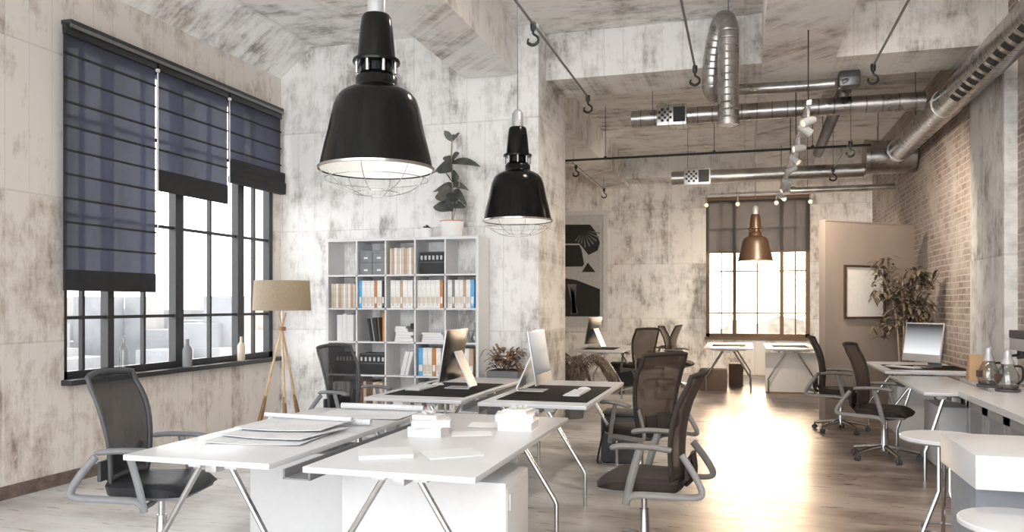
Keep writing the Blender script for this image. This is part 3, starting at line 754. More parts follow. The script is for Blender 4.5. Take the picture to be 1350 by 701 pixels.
upright(1, 4, seq([W, G, W, W, T, W, B], [.30], [.05, .03, .05, .045, .03, .05, .04]), 'ring binder', x=.01)
upright(2, 0, seq([('whitep', 'white')]*3, [.29, .30], [.07, .05, .08]), 'book', x=.085)
upright(2, 1, [('kcard', 'black', .03, .25, -.18), ('gcard', 'grey', .02, .25, -.16), ('kcard', 'black', .035, .26, -.13), ('brownc', 'brown', .02, .26, -.10)], 'book', x=.15)
upright(2, 1, [('orange', 'upright orange', .032, .31, 0)], 'book', x=.29)
upright(3, 2, [('whitep', 'white', .05, .26, .25), ('whitep', 'white', .04, .26, .25)], 'book', x=.15)
upright(3, 3, seq([B, W, W, O, W], [.30], [.052, .055, .05, .045, .055]), 'ring binder', x=.02)
upright(3, 4, seq([G, W, O, W, T], [.30], [.05, .055, .045, .06, .045]), 'ring binder', x=.04)
upright(4, 0, seq([W, ('lgrey', 'grey'), W, W, ('lgrey', 'grey'), W], [.27], [.035, .03, .04]), 'book', x=.03)
upright(4, 1, seq([('brownc', 'dark brown'), ('tan', 'tan'), ('brownc', 'dark brown'), ('brownc', 'dark brown'), ('beige', 'beige'), T, ('beige', 'beige')], [.27, .28], [.04, .036]), 'book', x=.02)
upright(4, 3, seq([W, O, W, W], [.28], [.06, .035, .07, .06]), 'ring binder', x=.02)
upright(4, 4, seq([W, T, W], [.28], [.06, .05, .06]), 'ring binder', x=.03)
# four drawer boxes
x0, x1, z0, z1 = cell(0, 1)
for i, (dx, dz, wh) in enumerate(((0, 0, 'lower left'), (1, 0, 'lower right'), (0, 1, 'upper left'), (1, 1, 'upper right'))):
    w = .15
    t_ = thing('drawer_box', f'grey lidded box, {wh} of the four in the top shelf row', 'box', (x0+.012+w/2+dx*(w+.006), SY0+.17, z0+.0005+dz*.133), 0, 'four grey boxes on the cube shelf')
    f = nb(); bx(f, -w/2, w/2, -.14, .14, 0, .10, bev=.004); obj('body', f, 'gcard', t_)
    f = nb(); bx(f, -w/2-.002, w/2+.002, -.142, .142, .10, .131, bev=.004); obj('lid', f, 'gcard', t_)
    f = nb(); bx(f, -.022, .022, -.143, -.14, .04, .06); obj('label_plate', f, 'offw', t_, smooth=False)
def crate(r, c, w, h, label, x=.05):
    x0, x1, z0, z1 = cell(r, c)
    t_ = thing('media_crate', label, 'crate', (x0+x+w/2, SY0+.16, z0+.0005), 0, 'black crates on the cube shelf')
    f = nb(); bx(f, -w/2, w/2, -.13, .13, 0, h, bev=.006); obj('body', f, 'kcard', t_)
    f = nb(); bx(f, -w/2-.004, w/2+.004, -.134, .134, h*.52, h*.58); bx(f, -w/2, w/2, -.125, .125, h, h+.01); obj('rim', f, 'dgrey', t_)
    for k in range(6):
        f = nb(); xx = -w/2+w*(k+.5)/6; bx(f, xx-.012, xx+.012, -.139, -.13, h*.66, h*.86, bev=.003); obj('clasp', f, 'lgrey', t_)
crate(0, 3, .27, .23, 'black crate with clasps in the fourth compartment of the top shelf row', .035)
crate(3, 0, .24, .22, 'black crate in the leftmost compartment of the fourth shelf row', .07)
crate(3, 1, .31, .22, 'wide black crate in the second compartment of the fourth shelf row', .01)
def flat(r, c, items, x=.06, nm=''):
    x0, x1, z0, z1 = cell(r, c); z = z0+.0005
    for i, (w, h, mm, cw) in enumerate(items):
        closed_book('book', (x0+x+w/2+.006*((i*7) % 3), SY0+.15, z), (w, .22, h), 0, f'{cw} book lying flat, {ON[i]} from bottom in the {CN[c]} compartment, {RN[r]} shelf row', mm, 'paper', 'books lying flat on the cube shelf'); z += h+.0006
    return z
z = flat(2, 2, [(.22, .04, 'whitep', 'white'), (.19, .03, 'lgrey', 'grey'), (.21, .035, 'whitep', 'white'), (.16, .03, 'whitep', 'white'), (.13, .03, 'whitep', 'white')], .08)
flat(2, 3, [(.26, .025, 'whitep', 'white'), (.25, .025, 'lgrey', 'grey'), (.24, .03, 'whitep', 'white'), (.23, .02, 'offw', 'off-white')], .05)
flat(4, 2, [(.25, .03, 'lgrey', 'grey'), (.22, .05, 'whitep', 'white'), (.2, .03, 'gcard', 'dark grey')], .05)
x0, x1, z0, z1 = cell(2, 4)
for k in range(4):
    f = nb(); pr = [(0, 0), (.035, 0), (.042, .05), (.028, .10), (.012, .13), (.012, .17+.01*k), (.018, .18+.01*k), (.012, .18+.01*k), (.009, .13), (.025, .09), (.036, .05), (.03, .006), (0, .006)]
    lathe(f, pr, seg=18); o = obj('glass_vase', f, 'cglass'); o.location = (x0+.055+.068*k+.01, SY0+.10+.06*(k % 2), z0+.0005)
    tag(o, f'small clear glass vase, {ON[k]} from left in the third shelf row', 'vase', 'glass vases on the cube shelf')
f = nb(); bx(f, -.03, .03, -.04, .04, 0, .06, bev=.01); o = obj('desk_clock', f, 'kcard'); x0, x1, z0, z1 = cell(2, 2); o.location = (x1-.04, SY0+.10, z0+.1385); tag(o, 'small black block on the flat books in the middle shelf compartment', 'ornament')

# plants on the shelf
def fiddle():
    t_ = thing('potted_fiddle_plant', 'tall broad leaved plant in white pot on top of the cube shelf', 'plant', (-3.03, 8.08, ZT+.03))
    f = nb(); lathe(f, [(0, 0), (.105, 0), (.115, .012), (.13, .17), (.118, .17), (.112, .15), (0, .15)], seg=28); obj('pot', f, 'pot', t_)
    f = nb(); lathe(f, [(.131, .166), (.133, .178), (.118, .178), (.118, .166)], seg=28); obj('pot_rim', f, 'terra', t_)
    f = nb(); bmesh.ops.create_circle(f, cap_ends=True, segments=20, radius=.113); 
    for v in f.verts: v.co.z = .152
    obj('soil', f, 'soil', t_)
    f = nb(); tube(f, smooth_path([(0, 0, .15), (.01, 0, .45), (-.01, .01, .8), (.0, 0, 1.06)], 4), .008, 6)
    tube(f, smooth_path([(.0, 0, .15), (.05, 0, .35), (.09, .0, .62)], 4), .006, 6); obj('stem', f, 'stem', t_)
    f = nb()
    for (z, a, ln, w, dr, el) in ((.30, 200, .24, .15, .35, .5), (.33, -10, .20, .09, .5, .45), (.28, 250, .20, .12, .2, 1.1), (.38, 300, .20, .12, .3, .9), (.30, 150, .17, .10, .3, .7),
        (.52, 175, .27, .17, .5, .45), (.55, 20, .21, .14, .6, .4), (.60, 265, .22, .14, .4, .8), (.62, 320, .20, .15, .5, .6), (.48, 340, .22, .10, .9, .2), (.46, 225, .22, .15, .5, .35),
        (.76, 190, .25, .12, .75, .5), (.80, 10, .34, .11, .42, .30), (.80, 150, .2, .10, .3, .9), (.78, 280, .2, .11, .3, .8), (.84, 330, .17, .08, .3, .7), (.72, 225, .2, .1, .6, .5),
        (1.04, 200, .16, .06, .1, 1.0), (1.04, 340, .15, .055, .1, .7), (1.05, 90, .1, .05, .1, 1.1)):
        a = R(a); leaf(f, (0, 0, z), (math.cos(a)*math.cos(el), math.sin(a)*math.cos(el), math.sin(el)), ln*.95, w*1.25, dr, 7, .12, face=(.5*math.sin(z*40), -1, .55+.5*math.cos(z*23)))
    obj('foliage', f, 'leafg', t_, ang=80)
fiddle()
t_ = thing('small_potted_plant', 'small leafy plant in small white pot on the cube shelf top', 'plant', (-3.30, 8.02, ZT+.03))
f = nb(); lathe(f, [(0, 0), (.06, 0), (.066, .10), (.058, .10), (.055, .085), (0, .085)], seg=24); obj('pot', f, 'pot', t_)
f = nb(); rr = random.Random(4)
for k in range(26):
    a = rr.uniform(0, 6.28); el = rr.uniform(.3, 1.2); leaf(f, (rr.uniform(-.02, .02), rr.uniform(-.02, .02), .09), (math.cos(a)*math.cos(el), math.sin(a)*math.cos(el), math.sin(el)), rr.uniform(.06, .115), .035, .5, 4)
obj('foliage', f, 'leafg', t_, ang=80)

# planter with dried plant
t_ = thing('tall_planter', 'tall dark grey planter with dried brown foliage beside the cube shelf', 'plant', (-2.36, 7.90, 0))
f = nb(); box(f, (0, 0, .385), (.33, .33, .77), bev=.01); obj('planter_body', f, 'planter', t_)
f = nb(); bx(f, -.15, .15, -.15, .15, .77, .775); obj('soil', f, 'soil', t_)
f = nb(); rr = random.Random(9)
for k in range(150):
    a = rr.uniform(0, 6.28); r = .13*math.sqrt(rr.random()); h = rr.uniform(.0, .20)
    el = rr.uniform(-.1, 1.2); leaf(f, (r*math.cos(a)*1.2, r*math.sin(a), .78+h), (math.cos(a)*math.cos(el), math.sin(a)*math.cos(el), math.sin(el)), rr.uniform(.07, .15), rr.uniform(.03, .06), .5, 4)
obj('foliage', f, 'leafd', t_, ang=80)
f = nb()
for k in range(7):
    a = k*.9; tube(f, smooth_path([(0, 0, .77), (.08*math.cos(a), .08*math.sin(a), .88), (.17*math.cos(a), .17*math.sin(a), .98)], 3), .004, 5)
tube(f, smooth_path([(-.05, 0, .77), (-.16, 0, .95), (-.24, 0, .98), (-.29, 0, .90)], 4), .006, 5); obj('stem', f, 'stem', t_)

# palm beside the pier
t_ = thing('potted_palm', 'arching feathery palm in grey pot beside the end of concrete wall', 'plant', (-2.12, 10.0, 0))
f = nb(); lathe(f, [(0, 0), (.15, 0), (.19, .30), (.17, .30), (.165, .27), (0, .27)], seg=28); obj('pot', f, 'planter', t_)
f = nb(); fr = nb(); rr = random.Random(12)
for k in range(15):
    a = k*2*math.pi/15+rr.uniform(-.2, .2); ln = rr.uniform(.48, .62) if math.sin(a) > -.35 else .26; h = rr.uniform(.42, .62)
    P = smooth_path([(0, 0, .27), (.25*ln*math.cos(a), .25*ln*math.sin(a), .27+h*.75), (.65*ln*math.cos(a), .65*ln*math.sin(a), .27+h*.95), (ln*math.cos(a), ln*math.sin(a), .27+h*.55)], 8)
    tube(f, P, .005, 5)
    for i in range(6, len(P)-1):
        tv = (P[i+1]-P[i]).normalized(); sd = tv.cross(Vector((0, 0, 1))).normalized()
        for s in (-1, 1): leaf(fr, P[i], tv*.6+sd*s*.8+Vector((0, 0, -.15)), .17, .022, .5, 3)
obj('stem', f, 'stem', t_); obj('foliage', fr, 'leafp', t_, ang=80)

# ------------------------------------------------------------------ tripod lamp
t_ = thing('floor_lamp', 'tripod floor lamp with tan drum shade and wooden legs in corner', 'lamp', (-4.72, 7.45, 0))
f = nb(); lathe(f, [(.302, 1.385), (.286, 1.70), (.283, 1.70), (.299, 1.385)], seg=48); obj('lamp_shade', f, 'shade', t_, ang=60)
f = nb()
for k in range(3): a = k*2.09; tube(f, [(0, 0, 1.66), (.284*math.cos(a), .284*math.sin(a), 1.69)], .003, 5)
tube(f, [(0, 0, 1.20), (0, 0, 1.66)], .009, 8); obj('shade_carrier', f, 'chrome', t_)
f = nb(); lathe(f, [(0, 1.40), (.02, 1.40), (.035, 1.47), (.03, 1.52), (0, 1.54)], seg=16); obj('bulb', f, 'inside', t_)
f = nb(); lathe(f, [(0, 1.17), (.04, 1.17), (.04, 1.21), (0, 1.21)], seg=16); obj('hub', f, 'dwood', t_)
for a in (R(195), R(-50), R(75)):
    ca, sa = math.cos(a), math.sin(a)
    f = nb(); tube(f, [(-.04*ca, -.04*sa, 1.36), (.10*ca, .10*sa, .80), (.19*ca, .19*sa, .42)], [.010, .013, .017], 8); lg = obj('leg', f, 'wood', t_)
    f = nb(); tube(f, [(.175*ca, .175*sa, .48), (.20*ca, .20*sa, .36), (.235*ca, .235*sa, .22), (.285*ca, .285*sa, .0)], [.018, .024, .027, .02], 8, sq=(1.2, .8)); obj('foot', f, 'dwood', lg)

# ------------------------------------------------------------------ pendant lamps
def make_pendant(label, m):
    t_ = thing('pendant_lamp', label, 'lamp', group='industrial caged pendant lamps')
    f = nb(); lathe(f, [(.300, 0), (.294, .02), (.284, .07), (.268, .14), (.252, .20), (.238, .27), (.225, .33), (.208, .375), (.185, .402), (.15, .422), (.114, .436), (.110, .445), (.110, .485), (.10, .495), (.086, .512)], seg=56)
    obj('lamp_shade', f, m, t_, ang=50)
    f = nb(); lathe(f, [(.293, .004), (.287, .02), (.277, .07), (.261, .14), (.245, .20), (.230, .27), (.216, .32), (.17, .385), (.10, .42), (0, .43)], seg=48); obj('reflector', f, 'inside', t_, ang=60)
    f = nb(); lathe(f, [(.300, -.002), (.306, .0), (.306, .012), (.299, .012)], seg=56); obj('rim', f, 'chrome' if m == 'enamel' else m, t_)
    f = nb(); lathe(f, [(.086, .51), (.084, .555), (.122, .56), (.125, .568), (.122, .58), (.099, .585)], seg=40); obj('collar', f, m, t_)
    for k in range(8):
        a = k*math.pi/4; f = nb(); tube(f, [(.108*math.cos(a), .108*math.sin(a), .50), (.108*math.cos(a), .108*math.sin(a), .565)], .009, 8); obj('bolt', f, 'chrome' if m == 'enamel' else m, t_)
    f = nb(); lathe(f, [(.099, .585), (.098, .61), (.086, .74), (.078, .80), (.07, .815), (0, .815)], seg=36); obj('socket_housing', f, m, t_)
    f = nb(); lathe(f, [(.048, .81), (.048, .935), (.03, .965), (.012, .975), (0, .975)], seg=20); obj('cable_gland', f, 'alu', t_)
    f = nb(); tube(f, [(0, 0, .97), (0, 0, 3.0)], .005, 6); obj('cable', f, 'rod', t_)
    f = nb(); r1 = [(.300, -.004), (.27, -.05), (.20, -.095), (.12, -.12)]
    for k in range(8):
        a = k*math.pi/4+.2; tube(f, smooth_path([(r*math.cos(a), r*math.sin(a), z) for r, z in r1], 3), .0022, 5)
    for r, z in ((.27, -.05), (.12, -.12)):
        tube(f, [(r*math.cos(2*math.pi*k/36), r*math.sin(2*math.pi*k/36), z) for k in range(36)], .0022, 5, closed=True)
    obj('wire_cage', f, 'chrome' if m == 'enamel' else m, t_, ang=80)
    f = nb(); bmesh.ops.create_uvsphere(f, u_segments=20, v_segments=14, radius=.055)
    for v in f.verts: v.co.z = v.co.z*1.2+.20
    tube(f, [(0, 0, .25), (0, 0, .44)], .03, 10); obj('bulb', f, 'inside', t_)
    return t_
p1 = make_pendant('large glossy black caged pendant lamp nearest the viewer', 'enamel')
def hang(o, x, y, z):
    o.location = (x, y, z)
    for ch in o.children:
        if ch.name.startswith('cable') and not ch.name.startswith('cable_gland'):
            ch.scale.z = (ZC-z-.0)/3.0 if True else 1
hang(p1, -1.86, 3.83, 2.155)
p2 = dup(p1, (-1.89, 6.66, 2.17), .3, 'second black caged pendant lamp hanging in front of the concrete pier'); hang(p2, -1.89, 6.66, 2.17)
p3 = make_pendant('small pendant lamp with haze glow painted brown, hanging in front of the far window', 'haze_brown'); hang(p3, .19, 14.6, 2.21)

# ------------------------------------------------------------------ ducts
def spiral_duct(bm, pts, r, seg=24, step=.12, ridge=.004):
    P = [Vector(p) for p in pts]; tube(bm, P, r, seg)
    acc = 0
    for i in range(len(P)-1):
        d = P[i+1]-P[i]; ln = d.length; n = max(1, int(ln/step)) if ln > step else (1 if acc > step else 0)
        acc += ln
        for k in range(n):
            c = P[i]+d*((k+.5)/n); u = d.normalized()
            tube(bm, [c-u*.006, c+u*.006], r+ridge, seg); acc = 0
DUCTX, DUCTZ = 2.1, 3.62
t_ = thing('main_duct', 'large round steel duct running along the top of brick wall', 'duct', (DUCTX, 6.0, DUCTZ))
f = nb(); tube(f, [(0, -7.5, 0), (0, 6.3, 0)], .155, 40); obj('duct_body', f, 'ducty', t_, ang=60)
for k in range(34):
    y = -4.0+.205*k; f = nb()
    for i in range(5):
        a0 = R(216+7*i); a1 = R(216+7*(i+1)); r = .159
        v = [f.verts.new((r*math.cos(a), yy, r*math.sin(a))) for a, yy in ((a0, y), (a1, y), (a1, y+.11), (a0, y+.11))]; f.faces.new(v)
    bmesh.ops.remove_doubles(f, verts=f.verts, dist=.0005); r_ = bmesh.ops.extrude_face_region(f, geom=list(f.faces))
    for v in r_['geom']:
        if isinstance(v, bmesh.types.BMVert): v.co.x *= .985; v.co.z *= .985
    obj('vent_slot', f, 'slot', t_)
for y, w_ in ((3.55, .06), (-1.5, .06), (6.24, .08)):
    f = nb(); tube(f, [(0, y, 0), (0, y+w_, 0)], .164, 32); obj('duct_collar', f, 'ductl', t_)
for y in (-2, 1.2, 5.2):
    f = nb(); tube(f, [(0, y, .15), (0, y, (3.94 if y == 2.9 else ZC)-DUCTZ)], .006, 6); obj('hanger_rod', f, 'rod', t_)
def branch(x0, x1, y, z, r, vx0, vx1, label, m='ductx'):
    t_ = thing('branch_duct', label, 'duct', ((x0+x1)/2, y, z), 0, 'round steel branch ducts crossing the room'); o = (x0+x1)/2
    f = nb(); tube(f, [(x0-o, 0, 0), (x1-o, 0, 0)], r, 32); obj('duct_body', f, m, t_, ang=60)
    w = (vx1-vx0); c = (vx0+vx1)/2-o
    f = nb(); box(f, (c, 0, 0), (w, 2*r+.05, 2*r+.05), bev=.008); vb = obj('vent_box', f, m, t_)
    f = nb(); n = 5; q_ = w*.46/n
    for i in range(n):
        for j in range(n):
            if (i+j) % 2: box(f, (c-w/2+.02+q_*(i+.5), -r-.027, (j-n/2+.5)*q_), (q_*.9, .006, q_*.9))
    obj('punched_grille', f, 'slot', vb, smooth=False)
    f = nb(); bx(f, c+.02, c+w/2-.02, -r-.03, -r-.024, -r+.01, r-.01); obj('louvre_grille', f, 'slot', vb, smooth=False)
    for xx in (x0+.25, x1-.9):
        f = nb(); tube(f, [(xx-o, 0, r), (xx-o, 0, ZC-z)], .005, 6); obj('hanger_rod', f, 'rod', t_)
branch(-1.33, 1.944, 9.87, 3.735, .10, -1.02, -.66, 'upper steel branch duct with square vent box crossing to the main duct')
branch(-1.10, 1.705, 12.8, 3.44, .105, -.90, -.50, 'lower steel branch duct with vent box in front of the far window', 'ductl')
t_ = thing('junction_duct', 'short wide steel duct drum at the far end of the main duct', 'duct', (2.05, 12.8, 3.62))
f = nb(); tube(f, [(-.32, 0, 0), (.34, 0, 0)], .25, 36); obj('drum', f, 'duct', t_)
f = nb(); tube(f, [(-.34, 0, 0), (-.29, 0, 0)], .262, 36); obj('seam_ring', f, 'ductl', t_)
f = nb(); tube(f, [(.0, 0, 0), (.03, 0, 0)], .256, 36); obj('seam_ring', f, 'ductl', t_)
f = nb(); tube(f, [(-.15, 0, .25), (-.15, 0, ZC-3.62)], .006, 6); obj('hanger_rod', f, 'rod', t_)
t_ = thing('thin_pipe', 'thin pale pipe crossing above the partition near the far wall', 'pipe', (1.55, 14.6, 3.42))
f = nb(); tube(f, [(-.75, 0, 0), (.86, 0, 0)], .055, 20); obj('pipe_body', f, 'ductl', t_)
f = nb(); tube(f, [(-.78, 0, 0), (-.70, 0, 0)], .07, 20); obj('pipe_collar', f, 'ductl', t_)
f = nb(); tube(f, [(.2, 0, 0), (.24, 0, 0)], .062, 20); obj('pipe_collar', f, 'ductl', t_)
for x in (-.5, .6):
    f = nb(); tube(f, [(x, 0, .05), (x, 0, ZC-3.42)], .005, 6); obj('hanger_rod', f, 'rod', t_)
def ribbed(bm, pts, r, pitch=.07):
    out = [pts[0]]; acc = 0; st = pitch/8
    for i in range(len(pts)-1):
        d = pts[i+1]-pts[i]; ln = d.length; t = st-acc
        while t <= ln: out.append(pts[i]+d*(t/ln)); t += st
        acc = ln-(t-st)
    tube(bm, out, [r*(.955 if k % 8 == 0 else 1.) for k in range(len(out))], 26)
# hooked flexible duct
t_ = thing('flexible_duct', 'ribbed flexible duct bent like a hook, open end pointing down', 'duct', (-.15, 8.15, 3.22))
pts = smooth_path([(0, 0, 0), (0, 0, .35), (0, .0, .75), (-.005, .02, .96), (-.045, .10, 1.07), (-.10, .19, .98), (-.15, .26, .75), (-.17, .32, .50), (-.13, .45, .42)], 6)
f = nb(); ribbed(f, pts, .103); obj('ribbed_hose', f, 'duct', t_, ang=25)
f = nb(); spiral_duct(f, smooth_path([(-.13, .45, .44), (-.05, .85, .56), (.25, 1.02, .60), (.7, 1.04, .60), (1.08, 1.05, .60)], 6), .062, 18, .12, .003); obj('narrow_hose', f, 'duct', t_, ang=60)
f = nb(); lathe(f, [(.108, -.006), (.112, -.006), (.112, .03), (.106, .03)], seg=28); obj('hose_collar', f, 'ductl', t_)
f = nb(); tube(f, [(0, .0, .6), (0, .0, ZC-3.22)], .005, 6); obj('hanger_rod', f, 'rod', t_)
t_ = thing('dark_duct', 'dark duct pipe running away above the upper branch duct', 'duct', (1.08, 9.25, 3.86))
f = nb(); tube(f, smooth_path([(-.08, -.05, -.04), (.02, .0, .0), (.03, .4, .07), (.05, 2.2, .07), (.06, 4.4, .02)], 5), .075, 20); obj('pipe_body', f, 'ductd', t_)
f = nb(); box(f, (0, -.02, -.0), (.22, .2, .17), bev=.03); obj('elbow_box', f, 'ductd', t_)
for x, y in ((.05, 1.2), (.06, 3.6)):
    f = nb(); tube(f, [(x, y, .07), (x, y, .59)], .006, 6); obj('hanger_rod', f, 'rod', t_)

# rods with hooks
def hook(bm, x, y, z, s=1.):
    lathe(bm, [(0, .03*s), (.02*s, .03*s), (.022*s, .0), (.018*s, -.03*s), (0, -.03*s)], c=(x, y, z), seg=12)
    tube(bm, smooth_path([(x, y, z-.03*s), (x+.004, y, z-.055*s), (x+.034*s, y, z-.08*s), (x+.036*s, y, z-.115*s), (x, y, z-.135*s), (x-.038*s, y, z-.115*s), (x-.034*s, y, z-.085*s)], 4), [.009*s]*12+[.012*s]*9+[.007*s]*4, 8)
def hook_rod(x, y0, y1, z, hooks, label, r=.011):
    t_ = thing('hook_rod', label, 'rod', (x, (y0+y1)/2, z), 0, 'ceiling rods with black hooks'); o = (y0+y1)/2
    f = nb(); tube(f, [(0, y0-o, 0), (0, y1-o, 0)], r, 8); obj('rod', f, 'rod', t_)
    for y in hooks:
        f = nb(); hook(f, 0, y-o, -.02, 1.15); obj('hook', f, 'black', t_)
    for y in ((y0+.1,) if y0 < 1 else (y0+.1, y1-.15)):
        f = nb(); tube(f, [(0, y-o, 0), (0, y-o, ZC-z if not (8.62 < y < 9.42 or -2.95 < x < -2.35) else 3.94-z)], .004, 6); obj('hanger_wire', f, 'rod', t_)
hook_rod(-1.67, .2, 8.85, 3.76, [6.35, 8.75], 'grey ceiling rod with two black hooks right of the pendant lamps')
hook_rod(-.46, .2, 8.02, 3.76, [7.95], 'grey ceiling rod ending in one hook left of the hooked duct')
hook_rod(1.20, .2, 8.46, 3.76, [8.38], 'grey ceiling rod ending in one hook near the main duct')
hook_rod(-2.62, 12.4, 15.5, 3.70, [12.7, 15.4], 'short thin ceiling rod with two hooks beyond the concrete pier', .008)
hook_rod(1.24, 10.3, 12.55, 3.42, [10.45, 12.4], 'short thin ceiling rod with two hooks beyond the upper branch duct', .006)
t_ = thing('black_rail', 'long thin black conduit crossing the room below the far beams', 'conduit', (-.47, 12.0, 3.66))
f = nb(); tube(f, [(-2.2, 0, 0), (2.16, 0, 0)], .017, 10); obj('rail', f, 'black', t_)
for x in (-1.55, .05, 1.4):
    f = nb(); box(f, (x, 0, .01), (.04, .05, .05), bev=.006); tube(f, [(x, 0, .02), (x, 0, .79 if not .18 < x-.47 < .89 else .28)], .005, 6); obj('bracket', f, 'black', t_)

# ------------------------------------------------------------------ track lights
def spotlight(parent, loc, az, el, s=1.):
    f = nb(); lathe(f, [(0, -.07*s), (.024*s, -.07*s), (.034*s, -.05*s), (.04*s, .06*s), (.034*s, .06*s), (.03*s, .045*s), (0, .045*s)], seg=18)
    lathe(f, [(0, .0), (.0, .0)], seg=3)
    rot = Matrix.Rotation(az, 3, 'Z') @ Matrix.Rotation(R(90)+el, 3, 'Y')
    for v in f.verts: v.co = rot @ v.co+Vector(loc)+Vector((0, 0, -.12*s))
    tube(f, [Vector(loc), Vector(loc)+Vector((0, 0, -.12*s))], .012*s, 8); box(f, Vector(loc)+Vector((0, 0, .01)), (.04*s, .09*s, .03*s), bev=.004)
    sp = obj('spot_head', f, 'lgrey', parent)
    g = nb(); lathe(g, [(0, .047*s), (.029*s, .047*s)], seg=16)
    for v in g.verts: v.co = rot @ v.co+Vector(loc)+Vector((0, 0, -.12*s))
    obj('lens', g, 'bulb', sp)
t_ = thing('track_light', 'white spotlight track hanging lengthwise on rods under the centre beam', 'track light', (.56, 10.6, 3.26), 0, 'white spotlight tracks')
f = nb(); box(f, (0, 0, 0), (.045, 6.0, .045), bev=.004); obj('track', f, 'ductl', t_)
for k, y in enumerate((-2.9, -2.55, -1.6, -.9, -.2, .8, 1.5, 2.4)): spotlight(t_, (0, y, -.025), R((-150, 20, 200, -30, 170, 10, -160, 15)[k]), R((20, 35, 10, 40, 25, 15, 30, 20)[k]), 1.05)
for y in (-2.9, -1.1, .0, 2.6):
    f = nb(); tube(f, [(0, y, .02), (0, y, .68)], .006, 6); obj('hanger_rod', f, 'black', t_)
t_ = thing('track_light', 'white spotlight track crossing above the far window blind', 'track light', (.70, 16.3, 3.60), 0, 'white spotlight tracks')
f = nb(); box(f, (0, 0, 0), (3.1, .04, .04), bev=.004); obj('track', f, 'whitep', t_)
for k, x in enumerate((-1.42, -.82, -.10, .52)): spotlight(t_, (x, 0, -.02), R(-90), R(20), 1.2)
for x in (-1.2, .8):
    f = nb(); tube(f, [(x, 0, .02), (x, 0, .40)], .005, 6); obj('hanger_rod', f, 'whitep', t_)

# ------------------------------------------------------------------ framed print on far wall
def quadpx(bm, pts, Y, d=.004):
    P = [spot(a, c, Y=Y) for a, c in pts]; prism(bm, [(p.x, p.z) for p in P], 'y', Y-d, Y)
a = spot(801, 277, Y=YB); c = spot(801, 437, Y=YB); AX1 = a.x; AX0 = AX1-1.75; AZ1 = a.z; AZ0 = c.z
t_ = thing('framed_print', 'large white framed black and white print on the far wall', 'picture', ((AX0+AX1)/2, YB, AZ0)); ox, oz = t_.location.x, AZ0
def loc_obj(name, f, m, par):
    for v in f.verts: v.co -= par.location
    return obj(name, f, m, par, smooth=False)
f = nb(); w = .085
for (x0, x1, z0, z1) in ((AX0, AX1, AZ0, AZ0+w), (AX0, AX1, AZ1-w, AZ1), (AX0, AX0+w, AZ0+w, AZ1-w), (AX1-w, AX1, AZ0+w, AZ1-w)): bx(f, x0, x1, YB-.05, YB, z0, z1)
loc_obj('frame', f, 'wframe', t_)
f = nb(); bx(f, AX0+w, AX1-w, YB-.012, YB-.006, AZ0+w, AZ1-w); loc_obj('mat_board', f, 'matb', t_)
pr1 = spot(791, 296, Y=YB); pr2 = spot(791, 417, Y=YB)
f = nb(); bx(f, AX0+.25, pr1.x, YB-.016, YB-.012, pr2.z, pr1.z); loc_obj('print_sheet', f, 'printl', t_)
YP = YB-.016
f = nb()
quadpx(f, [(728, 296), (778, 296), (786, 306), (791, 320), (788, 330), (776, 336), (764, 321), (728, 321)], YP)
quadpx(f, [(728, 323), (764, 323), (767, 330), (770, 348), (768, 351), (728, 352)], YP)
quadpx(f, [(767, 358.5), (775, 346), (785, 358.5)], YP)
quadpx(f, [(728, 364), (760, 369), (791, 381), (791, 417), (728, 417)], YP)
loc_obj('print_dark_shapes', f, 'printk', t_)
f = nb()
for k in range(9):
    an = R(-8-15*k); cx, cy = 769, 304; r1, r2 = 5, 22 if k < 6 else 17
    quadpx(f, [(cx+r1*math.cos(an), cy-r1*math.sin(an)), (cx+r2*math.cos(an-.05), cy-r2*math.sin(an-.05)), (cx+r2*math.cos(an+.05), cy-r2*math.sin(an+.05))], YP-.004, .002)
loc_obj('print_grey_strokes', f, 'printg', t_)
f = nb()
for k in range(4): quadpx(f, [(748+3*k, 375), (751+3*k, 374), (762-1.5*k, 412), (757-1.5*k, 414)], YP-.004, .002)
loc_obj('print_grey_strokes', f, 'printg', t_)

# ------------------------------------------------------------------ partition with picture
PA = Vector((.98, 10.72, 0)); PB = Vector((2.2, 11.80, 0)); pv = (PB-PA); pl = pv.length; pang = math.atan2(pv.y, pv.x)
t_ = thing('partition_screen', 'tall brown grey freestanding partition angled towards the brick wall', 'partition', PA, pang)
f = nb(); bx(f, 0, pl, 0, .10, 0, 2.50); obj('panel', f, 'part', t_, smooth=False)
f = nb(); bx(f, 0, pl, -.008, .108, 2.5, 2.515); obj('top_cap', f, 'part', t_, smooth=False)
def on_part(px, py):
    u = (px-675)/1050; v = (401-py)/1050; d = Vector((-S0+u*C0, C0+u*S0, v)); n = Vector((-pv.y, pv.x, 0)).normalized()
    k = n.dot(PA)/n.dot(d); p = d*k; return (Vector((p.x, p.y, 0))-PA).length, HC+p.z
s0, zt = on_part(1112, 349); s1, _ = on_part(1165, 349); _, zb = on_part(1112, 420)
t_ = thing('framed_picture', 'blank picture in thin dark frame hanging on the partition', 'picture', PA+pv.normalized()*((s0+s1)/2), pang); t_.location.z = zb
w = (s1-s0)/2; h = zt-zb
f = nb()
for q_ in ((-w, w, 0, .025), (-w, w, h-.025, h), (-w, -w+.025, .025, h-.025), (w-.025, w, .025, h-.025)): bx(f, q_[0], q_[1], -.03, -.001, q_[2], q_[3])
obj('frame', f, 'fr_b', t_, smooth=False)
f = nb(); bx(f, -w+.02, w-.02, -.012, -.002, .02, h-.02); obj('picture_sheet', f, 'blank', t_, smooth=False)

